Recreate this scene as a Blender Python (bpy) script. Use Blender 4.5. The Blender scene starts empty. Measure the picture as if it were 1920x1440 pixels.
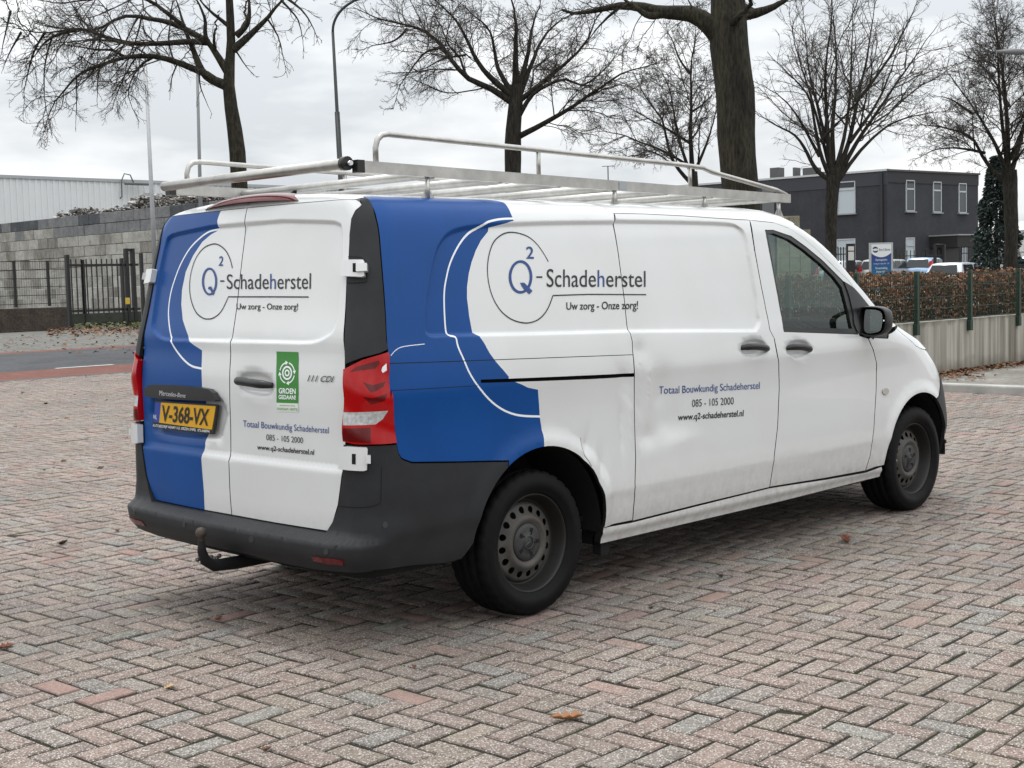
import bpy, bmesh, math, random, time
import numpy as np
from mathutils import Vector, Matrix
from mathutils.bvhtree import BVHTree
from mathutils.geometry import delaunay_2d_cdt
T0 = time.time()
random.seed(7); RNG = np.random.default_rng(7)
SC = bpy.context.scene
COL = SC.collection
# ------------------------------------------------------------------ camera
W, H = 1920.0, 1440.0
CAM = np.array([-4.3124, -5.1043, 1.4977])
YAW, PITCH, ROLL, FPX = math.radians(44.880), math.radians(4.326), math.radians(-1.4846), 2547.36
def cam_axes():
    cy, sy, cp, sp = math.cos(YAW), math.sin(YAW), math.cos(PITCH), math.sin(PITCH)
    f = np.array([cp*cy, cp*sy, -sp]); r = np.array([sy, -cy, 0.]); u = np.cross(r, f)
    c, s = math.cos(ROLL), math.sin(ROLL)
    return c*r + s*u, -s*r + c*u, f
CR, CU, CF = cam_axes()
cd = bpy.data.cameras.new('camera'); cam = bpy.data.objects.new('camera', cd); COL.objects.link(cam)
cd.sensor_fit = 'HORIZONTAL'; cd.sensor_width = 36; cd.lens = FPX/W*36; cd.clip_start = .1; cd.clip_end = 2000
cam.matrix_world = Matrix(((CR[0], CU[0], -CF[0], CAM[0]), (CR[1], CU[1], -CF[1], CAM[1]), (CR[2], CU[2], -CF[2], CAM[2]), (0, 0, 0, 1)))
SC.camera = cam
# ------------------------------------------------------------------ sky and sun (bright overcast)
SUN_EL, SUN_ROT = math.radians(71), math.radians(200)
wd = bpy.data.worlds.new('World'); SC.world = wd; wd.use_nodes = True
nt = wd.node_tree; nt.nodes.clear()
def wn(t, **k):
    n = nt.nodes.new(t)
    for a, b in k.items(): setattr(n, a, b)
    return n
sky = wn('ShaderNodeTexSky', sky_type='NISHITA', sun_disc=False, sun_elevation=SUN_EL, sun_rotation=SUN_ROT, air_density=1.0, dust_density=2.0)
hs = wn('ShaderNodeHueSaturation'); hs.inputs['Saturation'].default_value = .25
geo = wn('ShaderNodeNewGeometry'); sep = wn('ShaderNodeSeparateXYZ')
tc = wn('ShaderNodeTexCoord'); mp = wn('ShaderNodeMapping'); mp.inputs['Scale'].default_value = (1.0, 1.0, 3.2)
n1 = wn('ShaderNodeTexNoise'); n1.inputs['Scale'].default_value = 2.6; n1.inputs['Detail'].default_value = 6; n1.inputs['Roughness'].default_value = .55
cr = wn('ShaderNodeValToRGB')
cr.color_ramp.elements[0].position = .40; cr.color_ramp.elements[0].color = (7.6, 8.05, 8.45, 1)
cr.color_ramp.elements[1].position = .58; cr.color_ramp.elements[1].color = (12.9, 13.0, 13.0, 1)
el = wn('ShaderNodeMapRange'); el.inputs['From Min'].default_value = 0; el.inputs['From Max'].default_value = 1
el.inputs['To Min'].default_value = 1.0; el.inputs['To Max'].default_value = 2.7      # overcast sky: zenith well brighter than the horizon
ml = wn('ShaderNodeMixRGB', blend_type='MULTIPLY'); ml.inputs['Fac'].default_value = 1
mx = wn('ShaderNodeMixRGB'); mx.inputs['Fac'].default_value = .9
bg = wn('ShaderNodeBackground'); bg.inputs['Strength'].default_value = .1
wo = wn('ShaderNodeOutputWorld')
L = nt.links.new
L(tc.outputs['Generated'], mp.inputs['Vector']); L(mp.outputs['Vector'], n1.inputs['Vector']); L(n1.outputs['Fac'], cr.inputs['Fac'])
L(tc.outputs['Generated'], sep.inputs[0]); L(sep.outputs['Z'], el.inputs['Value'])
L(cr.outputs['Color'], ml.inputs['Color1']); L(el.outputs['Result'], ml.inputs['Color2'])
L(sky.outputs['Color'], hs.inputs['Color']); L(hs.outputs['Color'], mx.inputs['Color1']); L(ml.outputs['Color'], mx.inputs['Color2'])
L(mx.outputs['Color'], bg.inputs['Color']); L(bg.outputs['Background'], wo.inputs['Surface'])
sd = bpy.data.lights.new('sun', 'SUN'); sun = bpy.data.objects.new('sun', sd); COL.objects.link(sun)
sd.energy = 1.5; sd.angle = math.radians(16); sd.color = (1, .97, .93)
_s = Vector((.10, .32, 1.0)).normalized()   # towards the veiled sun: high, beyond the van
sun.rotation_euler = _s.to_track_quat('Z', 'Y').to_euler(); sun.location = (0, 0, 30)
sky.sun_rotation = math.atan2(_s.x, _s.y)
SC.view_settings.view_transform = 'Standard'; SC.view_settings.look = 'None'
SC.view_settings.exposure = -0.24; SC.view_settings.gamma = 1; SC.view_settings.use_curve_mapping = False
SC.cycles.use_denoising = True
SC.cycles.max_bounces = 8

# ------------------------------------------------------------------ photo pixels -> rays / points
def ray(x, y):
    d = CF + CR*((x - W/2)/FPX) - CU*((y - H/2)/FPX)
    return d
def at_z(x, y, z=0.):
    d = ray(x, y); return CAM + d*((z - CAM[2])/d[2])
def at_y(x, y, yy):
    d = ray(x, y); return CAM + d*((yy - CAM[1])/d[1])
def at_d(x, y, depth):
    return CAM + ray(x, y)*depth
def at_plane(x, y, p0, n):
    d = ray(x, y); p0 = np.array(p0); n = np.array(n); return CAM + d*(((p0 - CAM)@n)/(d@n))
def zoom(ox, oy, sc):
    return lambda x, y: (ox + x*sc, oy + y*sc)
r1 = zoom(220, 340, .28125); r2 = zoom(220, 680, .28125); r3 = zoom(640, 340, .3125); r4 = zoom(700, 760, .3125)
r5 = zoom(1140, 360, .34375); r6 = zoom(1180, 620, 1/3); r7 = zoom(280, 220, .375); r8 = zoom(900, 230, 1/3)
def tr(f, pts): return [f(*q) for q in pts]

# ------------------------------------------------------------------ materials
MATS = {}
def mat(name, col=(.5, .5, .5), rough=.5, metal=0., coat=0., trans=0., ior=1.45, bump=None, var=None, emit=None, spec=None, alpha=1):
    """col linear; var=(scale, amount[, detail]) multiplies the colour by noise; bump=(scale, strength, distance)"""
    if name in MATS: return MATS[name]
    m = bpy.data.materials.new(name); m.use_nodes = True; MATS[name] = m
    n = m.node_tree; b = n.nodes['Principled BSDF']
    b.inputs['Base Color'].default_value = (*col, 1); b.inputs['Roughness'].default_value = rough; b.inputs['Metallic'].default_value = metal
    b.inputs['Coat Weight'].default_value = coat; b.inputs['Coat Roughness'].default_value = .08
    b.inputs['Transmission Weight'].default_value = trans; b.inputs['IOR'].default_value = ior
    if spec is not None: b.inputs['Specular IOR Level'].default_value = spec
    t = None
    if var or bump:
        t = n.nodes.new('ShaderNodeTexCoord')
    if var:
        nz = n.nodes.new('ShaderNodeTexNoise'); nz.inputs['Scale'].default_value = var[0]; nz.inputs['Detail'].default_value = var[2] if len(var) > 2 else 5
        nz.inputs['Roughness'].default_value = .65
        rp = n.nodes.new('ShaderNodeMapRange'); rp.inputs['From Min'].default_value = .3; rp.inputs['From Max'].default_value = .7
        rp.inputs['To Min'].default_value = 1 - var[1]; rp.inputs['To Max'].default_value = 1 + var[1]
        mm = n.nodes.new('ShaderNodeMixRGB'); mm.blend_type = 'MULTIPLY'; mm.inputs['Fac'].default_value = 1; mm.inputs['Color1'].default_value = (*col, 1)
        n.links.new(t.outputs['Object'], nz.inputs['Vector']); n.links.new(nz.outputs['Fac'], rp.inputs['Value'])
        n.links.new(rp.outputs['Result'], mm.inputs['Color2']); n.links.new(mm.outputs['Color'], b.inputs['Base Color'])
    if bump:
        nb = n.nodes.new('ShaderNodeTexNoise'); nb.inputs['Scale'].default_value = bump[0]; nb.inputs['Detail'].default_value = 6
        bp = n.nodes.new('ShaderNodeBump'); bp.inputs['Strength'].default_value = bump[1]; bp.inputs['Distance'].default_value = bump[2] if len(bump) > 2 else .01
        n.links.new(t.outputs['Object'], nb.inputs['Vector']); n.links.new(nb.outputs['Fac'], bp.inputs['Height']); n.links.new(bp.outputs['Normal'], b.inputs['Normal'])
    if emit:
        b.inputs['Emission Color'].default_value = (*col, 1); b.inputs['Emission Strength'].default_value = emit
    return m
def srgb(r, g, b):
    f = lambda c: (c/255/12.92 if c <= 10 else ((c/255 + .055)/1.055)**2.4)
    return (f(r), f(g), f(b))

# ------------------------------------------------------------------ object helpers
def link(o, parent=None):
    COL.objects.link(o)
    if parent is not None: o.parent = parent
    return o
def tag(o, label=None, cat=None, group=None, kind=None):
    if label: o['label'] = label
    if cat: o['category'] = cat
    if group: o['group'] = group
    if kind: o['kind'] = kind
    return o
def empty(name, loc=(0, 0, 0), parent=None):
    o = bpy.data.objects.new(name, None); o.location = loc; o.empty_display_size = .2
    return link(o, parent)
def mesh_obj(name, verts, faces, mats, parent=None, midx=None, smooth=False, flat_from=None):
    me = bpy.data.meshes.new(name)
    me.from_pydata([tuple(v) for v in verts], [], [tuple(f) for f in faces])
    if not isinstance(mats, (list, tuple)): mats = [mats]
    for m in mats: me.materials.append(m)
    n = len(me.polygons)
    if midx is not None: me.polygons.foreach_set('material_index', list(midx) + [0]*(n - len(midx)))
    sm = np.zeros(n, bool)
    if smooth:
        sm[:] = True
        if flat_from is not None: sm[flat_from:] = False
    me.polygons.foreach_set('use_smooth', sm)
    me.update()
    o = bpy.data.objects.new(name, me)
    return link(o, parent)
class MB:
    """collects boxes, tubes and lathes into one mesh"""
    def __init__(s): s.v = []; s.f = []; s.m = []; s.sm = []
    def add(s, v, f, mi=0, smooth=False):
        b = len(s.v); s.v += [tuple(map(float, q)) for q in v]; s.f += [tuple(i + b for i in q) for q in f]; s.m += [mi]*len(f); s.sm += [smooth]*len(f); return s
    def box(s, x0, x1, y0, y1, z0, z1, mi=0, M=None):
        v = [(x, y, z) for x in (x0, x1) for y in (y0, y1) for z in (z0, z1)]
        if M is not None: v = [tuple(M @ Vector(q)) for q in v]
        return s.add(v, [(0, 1, 3, 2), (4, 6, 7, 5), (0, 4, 5, 1), (2, 3, 7, 6), (0, 2, 6, 4), (1, 5, 7, 3)], mi)
    def bbox(s, x0, x1, y0, y1, z0, z1, b=.01, mi=0, M=None):
        bm = bmesh.new(); bmesh.ops.create_cube(bm, size=1)
        for q in bm.verts: q.co = Vector(((x0+x1)/2 + q.co.x*(x1-x0), (y0+y1)/2 + q.co.y*(y1-y0), (z0+z1)/2 + q.co.z*(z1-z0)))
        bmesh.ops.bevel(bm, geom=bm.edges[:], offset=b, segments=2, affect='EDGES', profile=.5)
        bm.verts.index_update()
        v = [q.co.copy() for q in bm.verts]
        if M is not None: v = [M @ q for q in v]
        f = [[q.index for q in p.verts] for p in bm.faces]; bm.free()
        return s.add(v, f, mi)
    def tube(s, pts, rad, n=8, mi=0, cap=True, smooth=True):
        pts = [np.array(q, float) for q in pts]
        if np.isscalar(rad): rad = [rad]*len(pts)
        v = []; ref = None
        for i, q in enumerate(pts):
            a = pts[max(i-1, 0)]; b = pts[min(i+1, len(pts)-1)]; d = b - a; d = d/(np.linalg.norm(d) + 1e-12)
            if ref is None:
                ref = np.array([0, 0, 1.]) if abs(d[2]) < .9 else np.array([1., 0, 0])
            x = np.cross(ref, d); x /= np.linalg.norm(x) + 1e-12; y = np.cross(d, x); ref = y if abs(y@d) < .5 else ref
            for k in range(n):
                t = 2*math.pi*k/n; v.append(q + rad[i]*(math.cos(t)*x + math.sin(t)*y))
        f = [(i*n + k, i*n + (k+1) % n, (i+1)*n + (k+1) % n, (i+1)*n + k) for i in range(len(pts)-1) for k in range(n)]
        b = len(s.v); s.add(v, f, mi, smooth)
        if cap:
            s.f += [tuple(b + k for k in reversed(range(n))), tuple(b + (len(pts)-1)*n + k for k in range(n))]; s.m += [mi]*2; s.sm += [False]*2
        return s
    def lathe(s, prof, n=48, axis='y', c=(0, 0, 0), mi=0, smooth=True, closed=False):
        """prof = [(radius, along)]; axis y"""
        v = []
        for r_, a in prof:
            for k in range(n):
                t = 2*math.pi*k/n; p = (r_*math.cos(t), a, r_*math.sin(t)) if axis == 'y' else ((r_*math.cos(t), r_*math.sin(t), a) if axis == 'z' else (a, r_*math.cos(t), r_*math.sin(t)))
                v.append((p[0]+c[0], p[1]+c[1], p[2]+c[2]))
        m = len(prof); R_ = m if closed else m-1
        f = [(i*n+k, i*n+(k+1) % n, ((i+1) % m)*n+(k+1) % n, ((i+1) % m)*n+k) for i in range(R_) for k in range(n)]
        return s.add(v, f, mi, smooth)
    def prism(s, poly, z0, z1, M=None, mi=0):
        """poly in xy extruded z0..z1 then transformed"""
        n = len(poly); v = [(x, y, z0) for x, y in poly] + [(x, y, z1) for x, y in poly]
        if M is not None: v = [tuple(M @ Vector(q)) for q in v]
        f = [tuple(reversed(range(n))), tuple(range(n, 2*n))] + [(i, (i+1) % n, n+(i+1) % n, n+i) for i in range(n)]
        return s.add(v, f, mi)
    def build(s, name, mats, parent=None, fix=True):
        me = bpy.data.meshes.new(name); me.from_pydata(s.v, [], s.f)
        for m in (mats if isinstance(mats, (list, tuple)) else [mats]): me.materials.append(m)
        me.polygons.foreach_set('material_index', s.m); me.polygons.foreach_set('use_smooth', s.sm); me.update()
        if fix:
            bm = bmesh.new(); bm.from_mesh(me); bmesh.ops.recalc_face_normals(bm, faces=bm.faces[:]); bm.to_mesh(me); bm.free()
        return link(bpy.data.objects.new(name, me), parent)
def copy_tree(o, parent=None):
    c = o.copy(); COL.objects.link(c)
    c.parent = parent
    for ch in list(o.children): copy_tree(ch, c)
    return c
# ================================================================== THE VAN: one surface P(u,t) for its right half
def pchip(xk, yk):
    xk = np.array(xk, float); yk = np.array(yk, float); h = np.diff(xk); d = np.diff(yk)/h
    m = np.zeros_like(yk); m[0] = d[0]; m[-1] = d[-1]
    for i in range(1, len(xk)-1):
        if d[i-1]*d[i] > 0:
            w1 = 2*h[i]+h[i-1]; w2 = h[i]+2*h[i-1]; m[i] = (w1+w2)/(w1/d[i-1]+w2/d[i])
    def f(x):
        x = np.clip(x, xk[0], xk[-1]); i = np.clip(np.searchsorted(xk, x) - 1, 0, len(xk)-2)
        s = (x - xk[i])/h[i]; a = (1+2*s)*(1-s)**2; b = s*(1-s)**2; c = s*s*(3-2*s); e = s*s*(s-1)
        return a*yk[i] + b*h[i]*m[i] + c*yk[i+1] + e*h[i]*m[i+1]
    return f
#        t      z      Y      xr      xf     ax
TAB = [(.20,  .20,  .895, -.950, 4.20, .75), (.30, .30, .918, -.955, 4.27, .75), (.36, .36, .937, -.962, 4.29, .76), (.46, .46, .956, -.968, 4.30, .77),
       (.505, .505, .9655, -.970, 4.31, .78), (.60, .60, .966, -.974, 4.30, .80), (.75, .75, .9625, -.973, 4.27, .82), (.90, .90, .960, -.968, 4.20, .85),
       (1.0, 1.0, .9645, -.967, 4.08, .86), (1.055, 1.055, .969, -.965, 3.98, .86), (1.12, 1.12, .965, -.962, 3.80, .82), (1.20, 1.20, .956, -.953, 3.56, .70),
       (1.27, 1.27, .944, -.943, 3.38, .56), (1.40, 1.40, .925, -.915, 3.17, .48), (1.63, 1.63, .887, -.873, 2.86, .45), (1.705, 1.705, .871, -.858, 2.73, .45),
       (1.768, 1.765, .853, -.847, 2.60, .45), (1.824, 1.815, .828, -.834, 2.47, .45), (1.876, 1.848, .789, -.824, 2.36, .45), (1.964, 1.868, .704, -.814, 2.20, .44),
       (2.115, 1.884, .554, -.803, 1.95, .42), (2.365, 1.898, .304, -.77, 1.5, .40), (2.665, 1.904, .004, -.5, 1.0, .30)]
_T = np.array(TAB)
fz, fY, fxr, fxf, fax = [pchip(_T[:, 0], _T[:, i]) for i in range(1, 6)]
UA, UB, UC, UD = .8, 1.1, 5.3, 6.3
CRN = .035
def taper(x): return .032*np.clip((.1 - x)/.95, 0, 1)**1.6
def P0(u, t):
    u = np.asarray(u, float); t = np.asarray(t, float)
    z, Y, xr, xf, ax = fz(t), fY(t), fxr(t), fxf(t), fax(t)
    r = np.minimum(.125, Y*.9)
    Yc = np.maximum(Y - .03, .5*Y); k = CRN*((Yc-r)/np.maximum(Yc, 1e-4))**2; xs = xr + k + r
    Yc = Y - np.minimum(taper(xs), .5*Y)
    xfs = xf - ax
    x = np.zeros_like(z); y = np.zeros_like(z)
    a = u <= UA; s = u/UA; yy = s*(Yc-r); x = np.where(a, xr + k*s*s, x); y = np.where(a, yy, y)
    b = (u > UA) & (u <= UB); an = (u-UA)/(UB-UA)*math.pi/2
    x = np.where(b, xr + k + r*(1-np.cos(an)), x); y = np.where(b, Yc - r + r*np.sin(an), y)
    c = (u > UB) & (u <= UC); xx = xs + (xfs-xs)*(u-UB)/(UC-UB); x = np.where(c, xx, x); y = np.where(c, Y - np.minimum(taper(xx), .5*Y), y)
    d = u > UC; an = np.clip((u-UC)/(UD-UC), 0, 1)*math.pi/2; n = 2/2.5
    x = np.where(d, xfs + ax*np.clip(np.sin(an), 0, 1)**n, x); y = np.where(d, Y*np.clip(np.cos(an), 0, 1)**n, y)
    return np.stack([x, -y, z], -1)
def N0(u, t):
    e = 2e-3
    du = P0(np.clip(u+e, 0, UD), t) - P0(np.clip(u-e, 0, UD), t); dt = P0(u, np.clip(t+e, .2, 2.66)) - P0(u, np.clip(t-e, .2, 2.66))
    n = np.cross(du, dt); n /= np.linalg.norm(n, axis=-1, keepdims=True) + 1e-12
    return n
# inverse: pixel -> (u,t) by casting the pixel's ray on a fine mesh of P0
_gu = np.concatenate([np.linspace(0, UA, 14), np.linspace(UA, UB, 14)[1:], np.linspace(UB, UC, 90)[1:], np.linspace(UC, UD, 40)[1:]]); _gt = np.concatenate([np.linspace(.2, 1.7, 61), np.linspace(1.7, 2.66, 50)[1:]])
_U, _Tt = np.meshgrid(_gu, _gt, indexing='ij'); _PP = P0(_U.ravel(), _Tt.ravel()); _nt = len(_gt); _UV = np.c_[_U.ravel(), _Tt.ravel()]
_tri = []
for i in range(len(_gu)-1):
    for j in range(_nt-1):
        a = i*_nt+j; _tri += [(a, a+_nt, a+_nt+1), (a, a+_nt+1, a+1)]
def mkbvh_d(disp):
    n_ = N0(_UV[:, 0], _UV[:, 1]); q_ = _PP + n_*disp(_UV[:, 0], _UV[:, 1], _PP)[:, None]
    return [BVHTree.FromPolygons([(a[0], sg*a[1], a[2]) for a in q_], _tri, all_triangles=True) for sg in (1, -1)]
def mkbvh(sgn): return BVHTree.FromPolygons([(q[0], sgn*q[1], q[2]) for q in _PP], _tri, all_triangles=True)
BVR, BVL = mkbvh(1), mkbvh(-1)
def px_ut(x, y, bvs=None):
    """photo pixel -> (u,t) on the right half, u negative on the left half"""
    d = Vector(ray(x, y)).normalized(); best = None
    for bv, sg in (((BVR, 1), (BVL, -1)) if bvs is None else ((bvs[0], 1), (bvs[1], -1))):
        loc, nrm, idx, dist = bv.ray_cast(Vector(CAM), d)
        if idx is not None and (best is None or dist < best[0]): best = (dist, loc, idx, sg)
    if best is None:
        # off the silhouette: nearest point of the surface to the ray
        bestd = 9
        for k in range(60):
            q = Vector(CAM) + d*(4.5 + k*.1)
            for bv, sg in ((BVR, 1), (BVL, -1)):
                loc, nrm, idx, dist = bv.find_nearest(q)
                if dist < bestd: bestd = dist; best = (0, loc, idx, sg)
    _, loc, idx, sg = best
    tri = _tri[idx]; A = [np.array(_PP[i])*(1, sg, 1) for i in tri]; q = np.array(loc)
    M_ = np.stack([A[1]-A[0], A[2]-A[0]], 1); w = np.linalg.lstsq(M_, q-A[0], rcond=None)[0]
    uv = _UV[tri[0]]*(1-w.sum()) + _UV[tri[1]]*w[0] + _UV[tri[2]]*w[1]
    return (uv[0]*sg, uv[1])
def UT(f, pts): return [px_ut(*f(*q)) for q in pts]
def UTd(f, pts, closed=False, step=14):
    return [px_ut(*q) for q in dens([f(*q) for q in pts], step, closed)]
ID = lambda x, y: (x, y)
def PN(u, t):
    """surface point and normal, signed u (negative = left half)"""
    u = np.asarray(u, float); t = np.asarray(t, float); sg = np.where(u < 0, -1., 1.)
    p = P0(np.abs(u), t); n = N0(np.abs(u), t)
    c = np.abs(u) < 4e-3; n[..., 1] = np.where(c, 0, n[..., 1])
    p[..., 1] *= sg; n[..., 1] *= sg
    return p, n
# ---- polygon helpers in (u,t)
def dens(poly, sp, closed=True):
    out = []; n = len(poly)
    for i in range(n if closed else n-1):
        a = np.array(poly[i]); b = np.array(poly[(i+1) % n]); k = max(1, int(math.ceil(np.linalg.norm(b-a)/sp)))
        out += [tuple(a+(b-a)*j/k) for j in range(k)]
    if not closed: out.append(tuple(poly[-1]))
    return out
def smooth_line(pts, n=6, closed=False):
    p = np.array(pts, float); m = len(p); out = []
    for i in range(m if closed else m-1):
        g = (lambda k: p[k % m]) if closed else (lambda k: p[min(max(k, 0), m-1)])
        a, b, c, d = g(i-1), g(i), g(i+1), g(i+2)
        for j in range(n):
            s = j/n; out.append(tuple(.5*((2*b)+(-a+c)*s+(2*a-5*b+4*c-d)*s*s+(-a+3*b-3*c+d)*s**3)))
    if not closed: out.append(tuple(p[-1]))
    return out
def inpoly(pts, poly):
    pts = np.asarray(pts, float); x, y = pts[:, 0], pts[:, 1]; r = np.zeros(len(pts), bool); q = np.array(poly); n = len(q)
    for i in range(n):
        x1, y1 = q[i]; x2, y2 = q[(i+1) % n]
        if y1 == y2: continue
        c = ((y1 > y) != (y2 > y)) & (x < (x2-x1)*(y-y1)/(y2-y1)+x1); r ^= c
    return r
def pdist(pts, poly, closed=True):
    pts = np.asarray(pts, float); q = np.array(poly); n = len(q); d = np.full(len(pts), 9.)
    for i in range(n if closed else n-1):
        a, b = q[i], q[(i+1) % n]; e = b-a; L2 = e@e + 1e-12; s = np.clip(((pts-a)@e)/L2, 0, 1)
        d = np.minimum(d, np.hypot(*(pts-a-s[:, None]*e).T))
    return d
def area(poly):
    q = np.array(poly); return .5*np.sum(q[:, 0]*np.roll(q[:, 1], -1)-np.roll(q[:, 0], -1)*q[:, 1])
def inset(poly, g):
    q = np.array(poly); 
    if area(q) < 0: q = q[::-1]
    a = q-np.roll(q, 1, 0); b = np.roll(q, -1, 0)-q
    a /= np.linalg.norm(a, axis=1)[:, None]+1e-12; b /= np.linalg.norm(b, axis=1)[:, None]+1e-12
    na = np.c_[-a[:, 1], a[:, 0]]; nb = np.c_[-b[:, 1], b[:, 0]]; m = na+nb; L_ = np.linalg.norm(m, axis=1)[:, None]+1e-9; m /= L_
    k = 1/np.maximum(.5, (m*na).sum(1))
    return [tuple(v) for v in q+m*(g*k)[:, None]]
def strip(line, w):
    """polygon of width w along an open line"""
    q = np.array(line); d = np.gradient(q, axis=0); d /= np.linalg.norm(d, axis=1)[:, None]+1e-12; n = np.c_[-d[:, 1], d[:, 0]]
    return [tuple(v) for v in np.r_[q+n*w/2, (q-n*w/2)[::-1]]]
def sstep(a, b, x):
    s = np.clip((x-a)/(b-a), 0, 1); return s*s*(3-2*s)
def ell(cx, cy, rx, ry, n=28):
    return [(cx+rx*math.cos(2*math.pi*k/n), cy+ry*math.sin(2*math.pi*k/n)) for k in range(n)]
NODISP = lambda u, t, p: np.zeros(len(u))
def panel(name, poly, mats, parent, regions=(), holes=(), sp=.03, lip=.018, gap=.003, liplike=None, disp=NODISP, off=0., extra=(), mirror=False, fine=(), merge_label=None):
    poly = dens(inset(poly, gap), sp*.8)
    holes = [dens(h_, sp*.6) for h_ in holes]
    V = []; E = []; F = []
    def loop(pts, closed=True, face=False):
        b = len(V); V.extend(pts); n = len(pts)
        if face: F.append(list(range(b, b+n)))
        for i in range(n if closed else n-1): E.append((b+i, b+(i+1) % n))
    loop(poly, face=True)
    for h_ in holes: loop(h_)
    bnd = [poly] + holes
    for rg, _ in regions:
        loop(dens(rg, sp*.8)); bnd.append(rg)
    q = np.array(poly); lo, hi = q.min(0), q.max(0)
    G = np.array([(a, b) for a in np.arange(lo[0]+sp/2, hi[0], sp) for b in np.arange(lo[1]+sp/2, hi[1], sp)])
    xs = [G] if len(G) else []
    for fp, fs in fine:
        fq = np.array(fp); l2, h2 = fq.min(0), fq.max(0)
        g2 = np.array([(a, b) for a in np.arange(l2[0], h2[0], fs) for b in np.arange(l2[1], h2[1], fs)]); xs.append(g2[inpoly(g2, fp)])
    for ex in extra: xs.append(np.array(ex))
    if xs:
        G = np.concatenate(xs); k = inpoly(G, poly)
        G = G[k]
        for c in bnd: G = G[pdist(G, c) > min(sp*.3, .004)]
        V.extend(map(tuple, G))
    rv, re, rf, *_ = delaunay_2d_cdt([Vector(v) for v in V], E, F, 1, 1e-5)
    rv = np.array([(v.x, v.y) for v in rv]); rf = np.array([f for f in rf if len(f) == 3])
    cen = rv[rf].mean(1); keep = inpoly(cen, poly)
    for h_ in holes: keep &= ~inpoly(cen, h_)
    rf = rf[keep]; cen = cen[keep]
    mi = np.zeros(len(rf), int)
    for rg, k in regions:
        if k >= 0: mi[inpoly(cen, rg)] = k
    p, n = PN(rv[:, 0], rv[:, 1]); dd = disp(rv[:, 0], rv[:, 1], p) + off
    p = p + n*dd[:, None]
    # orient outwards
    fa = np.cross(p[rf[:, 1]]-p[rf[:, 0]], p[rf[:, 2]]-p[rf[:, 0]]); fl = (fa*n[rf[:, 0]]).sum(1) < 0; rf[fl] = rf[fl][:, ::-1]
    faces = [tuple(f) for f in rf]; verts = list(map(tuple, p))
    cnt = {}
    for f in faces:
        for a, b in ((f[0], f[1]), (f[1], f[2]), (f[2], f[0])): cnt[(a, b)] = 1
    be = [e for e in cnt if (e[1], e[0]) not in cnt]
    nf = len(faces)
    if lip:
        idx = {}
        for a, b in be:
            for v in (a, b):
                if v not in idx:
                    idx[v] = len(verts); verts.append(tuple(p[v])); verts.append(tuple(p[v]-n[v]*lip))
            faces.append((idx[b], idx[a], idx[a]+1, idx[b]+1))
    mi = list(mi)
    if lip and gap > .0015 and mats[0] is WHITE:      # folded door edges coloured near-black, the shut line's shade painted in
        mats = list(mats)
        if GAP not in mats: mats.append(GAP)
        mi += [mats.index(GAP)]*(len(faces)-nf)
    o = mesh_obj(name, verts, faces, mats, parent, midx=mi, smooth=True, flat_from=nf)
    return o

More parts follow.
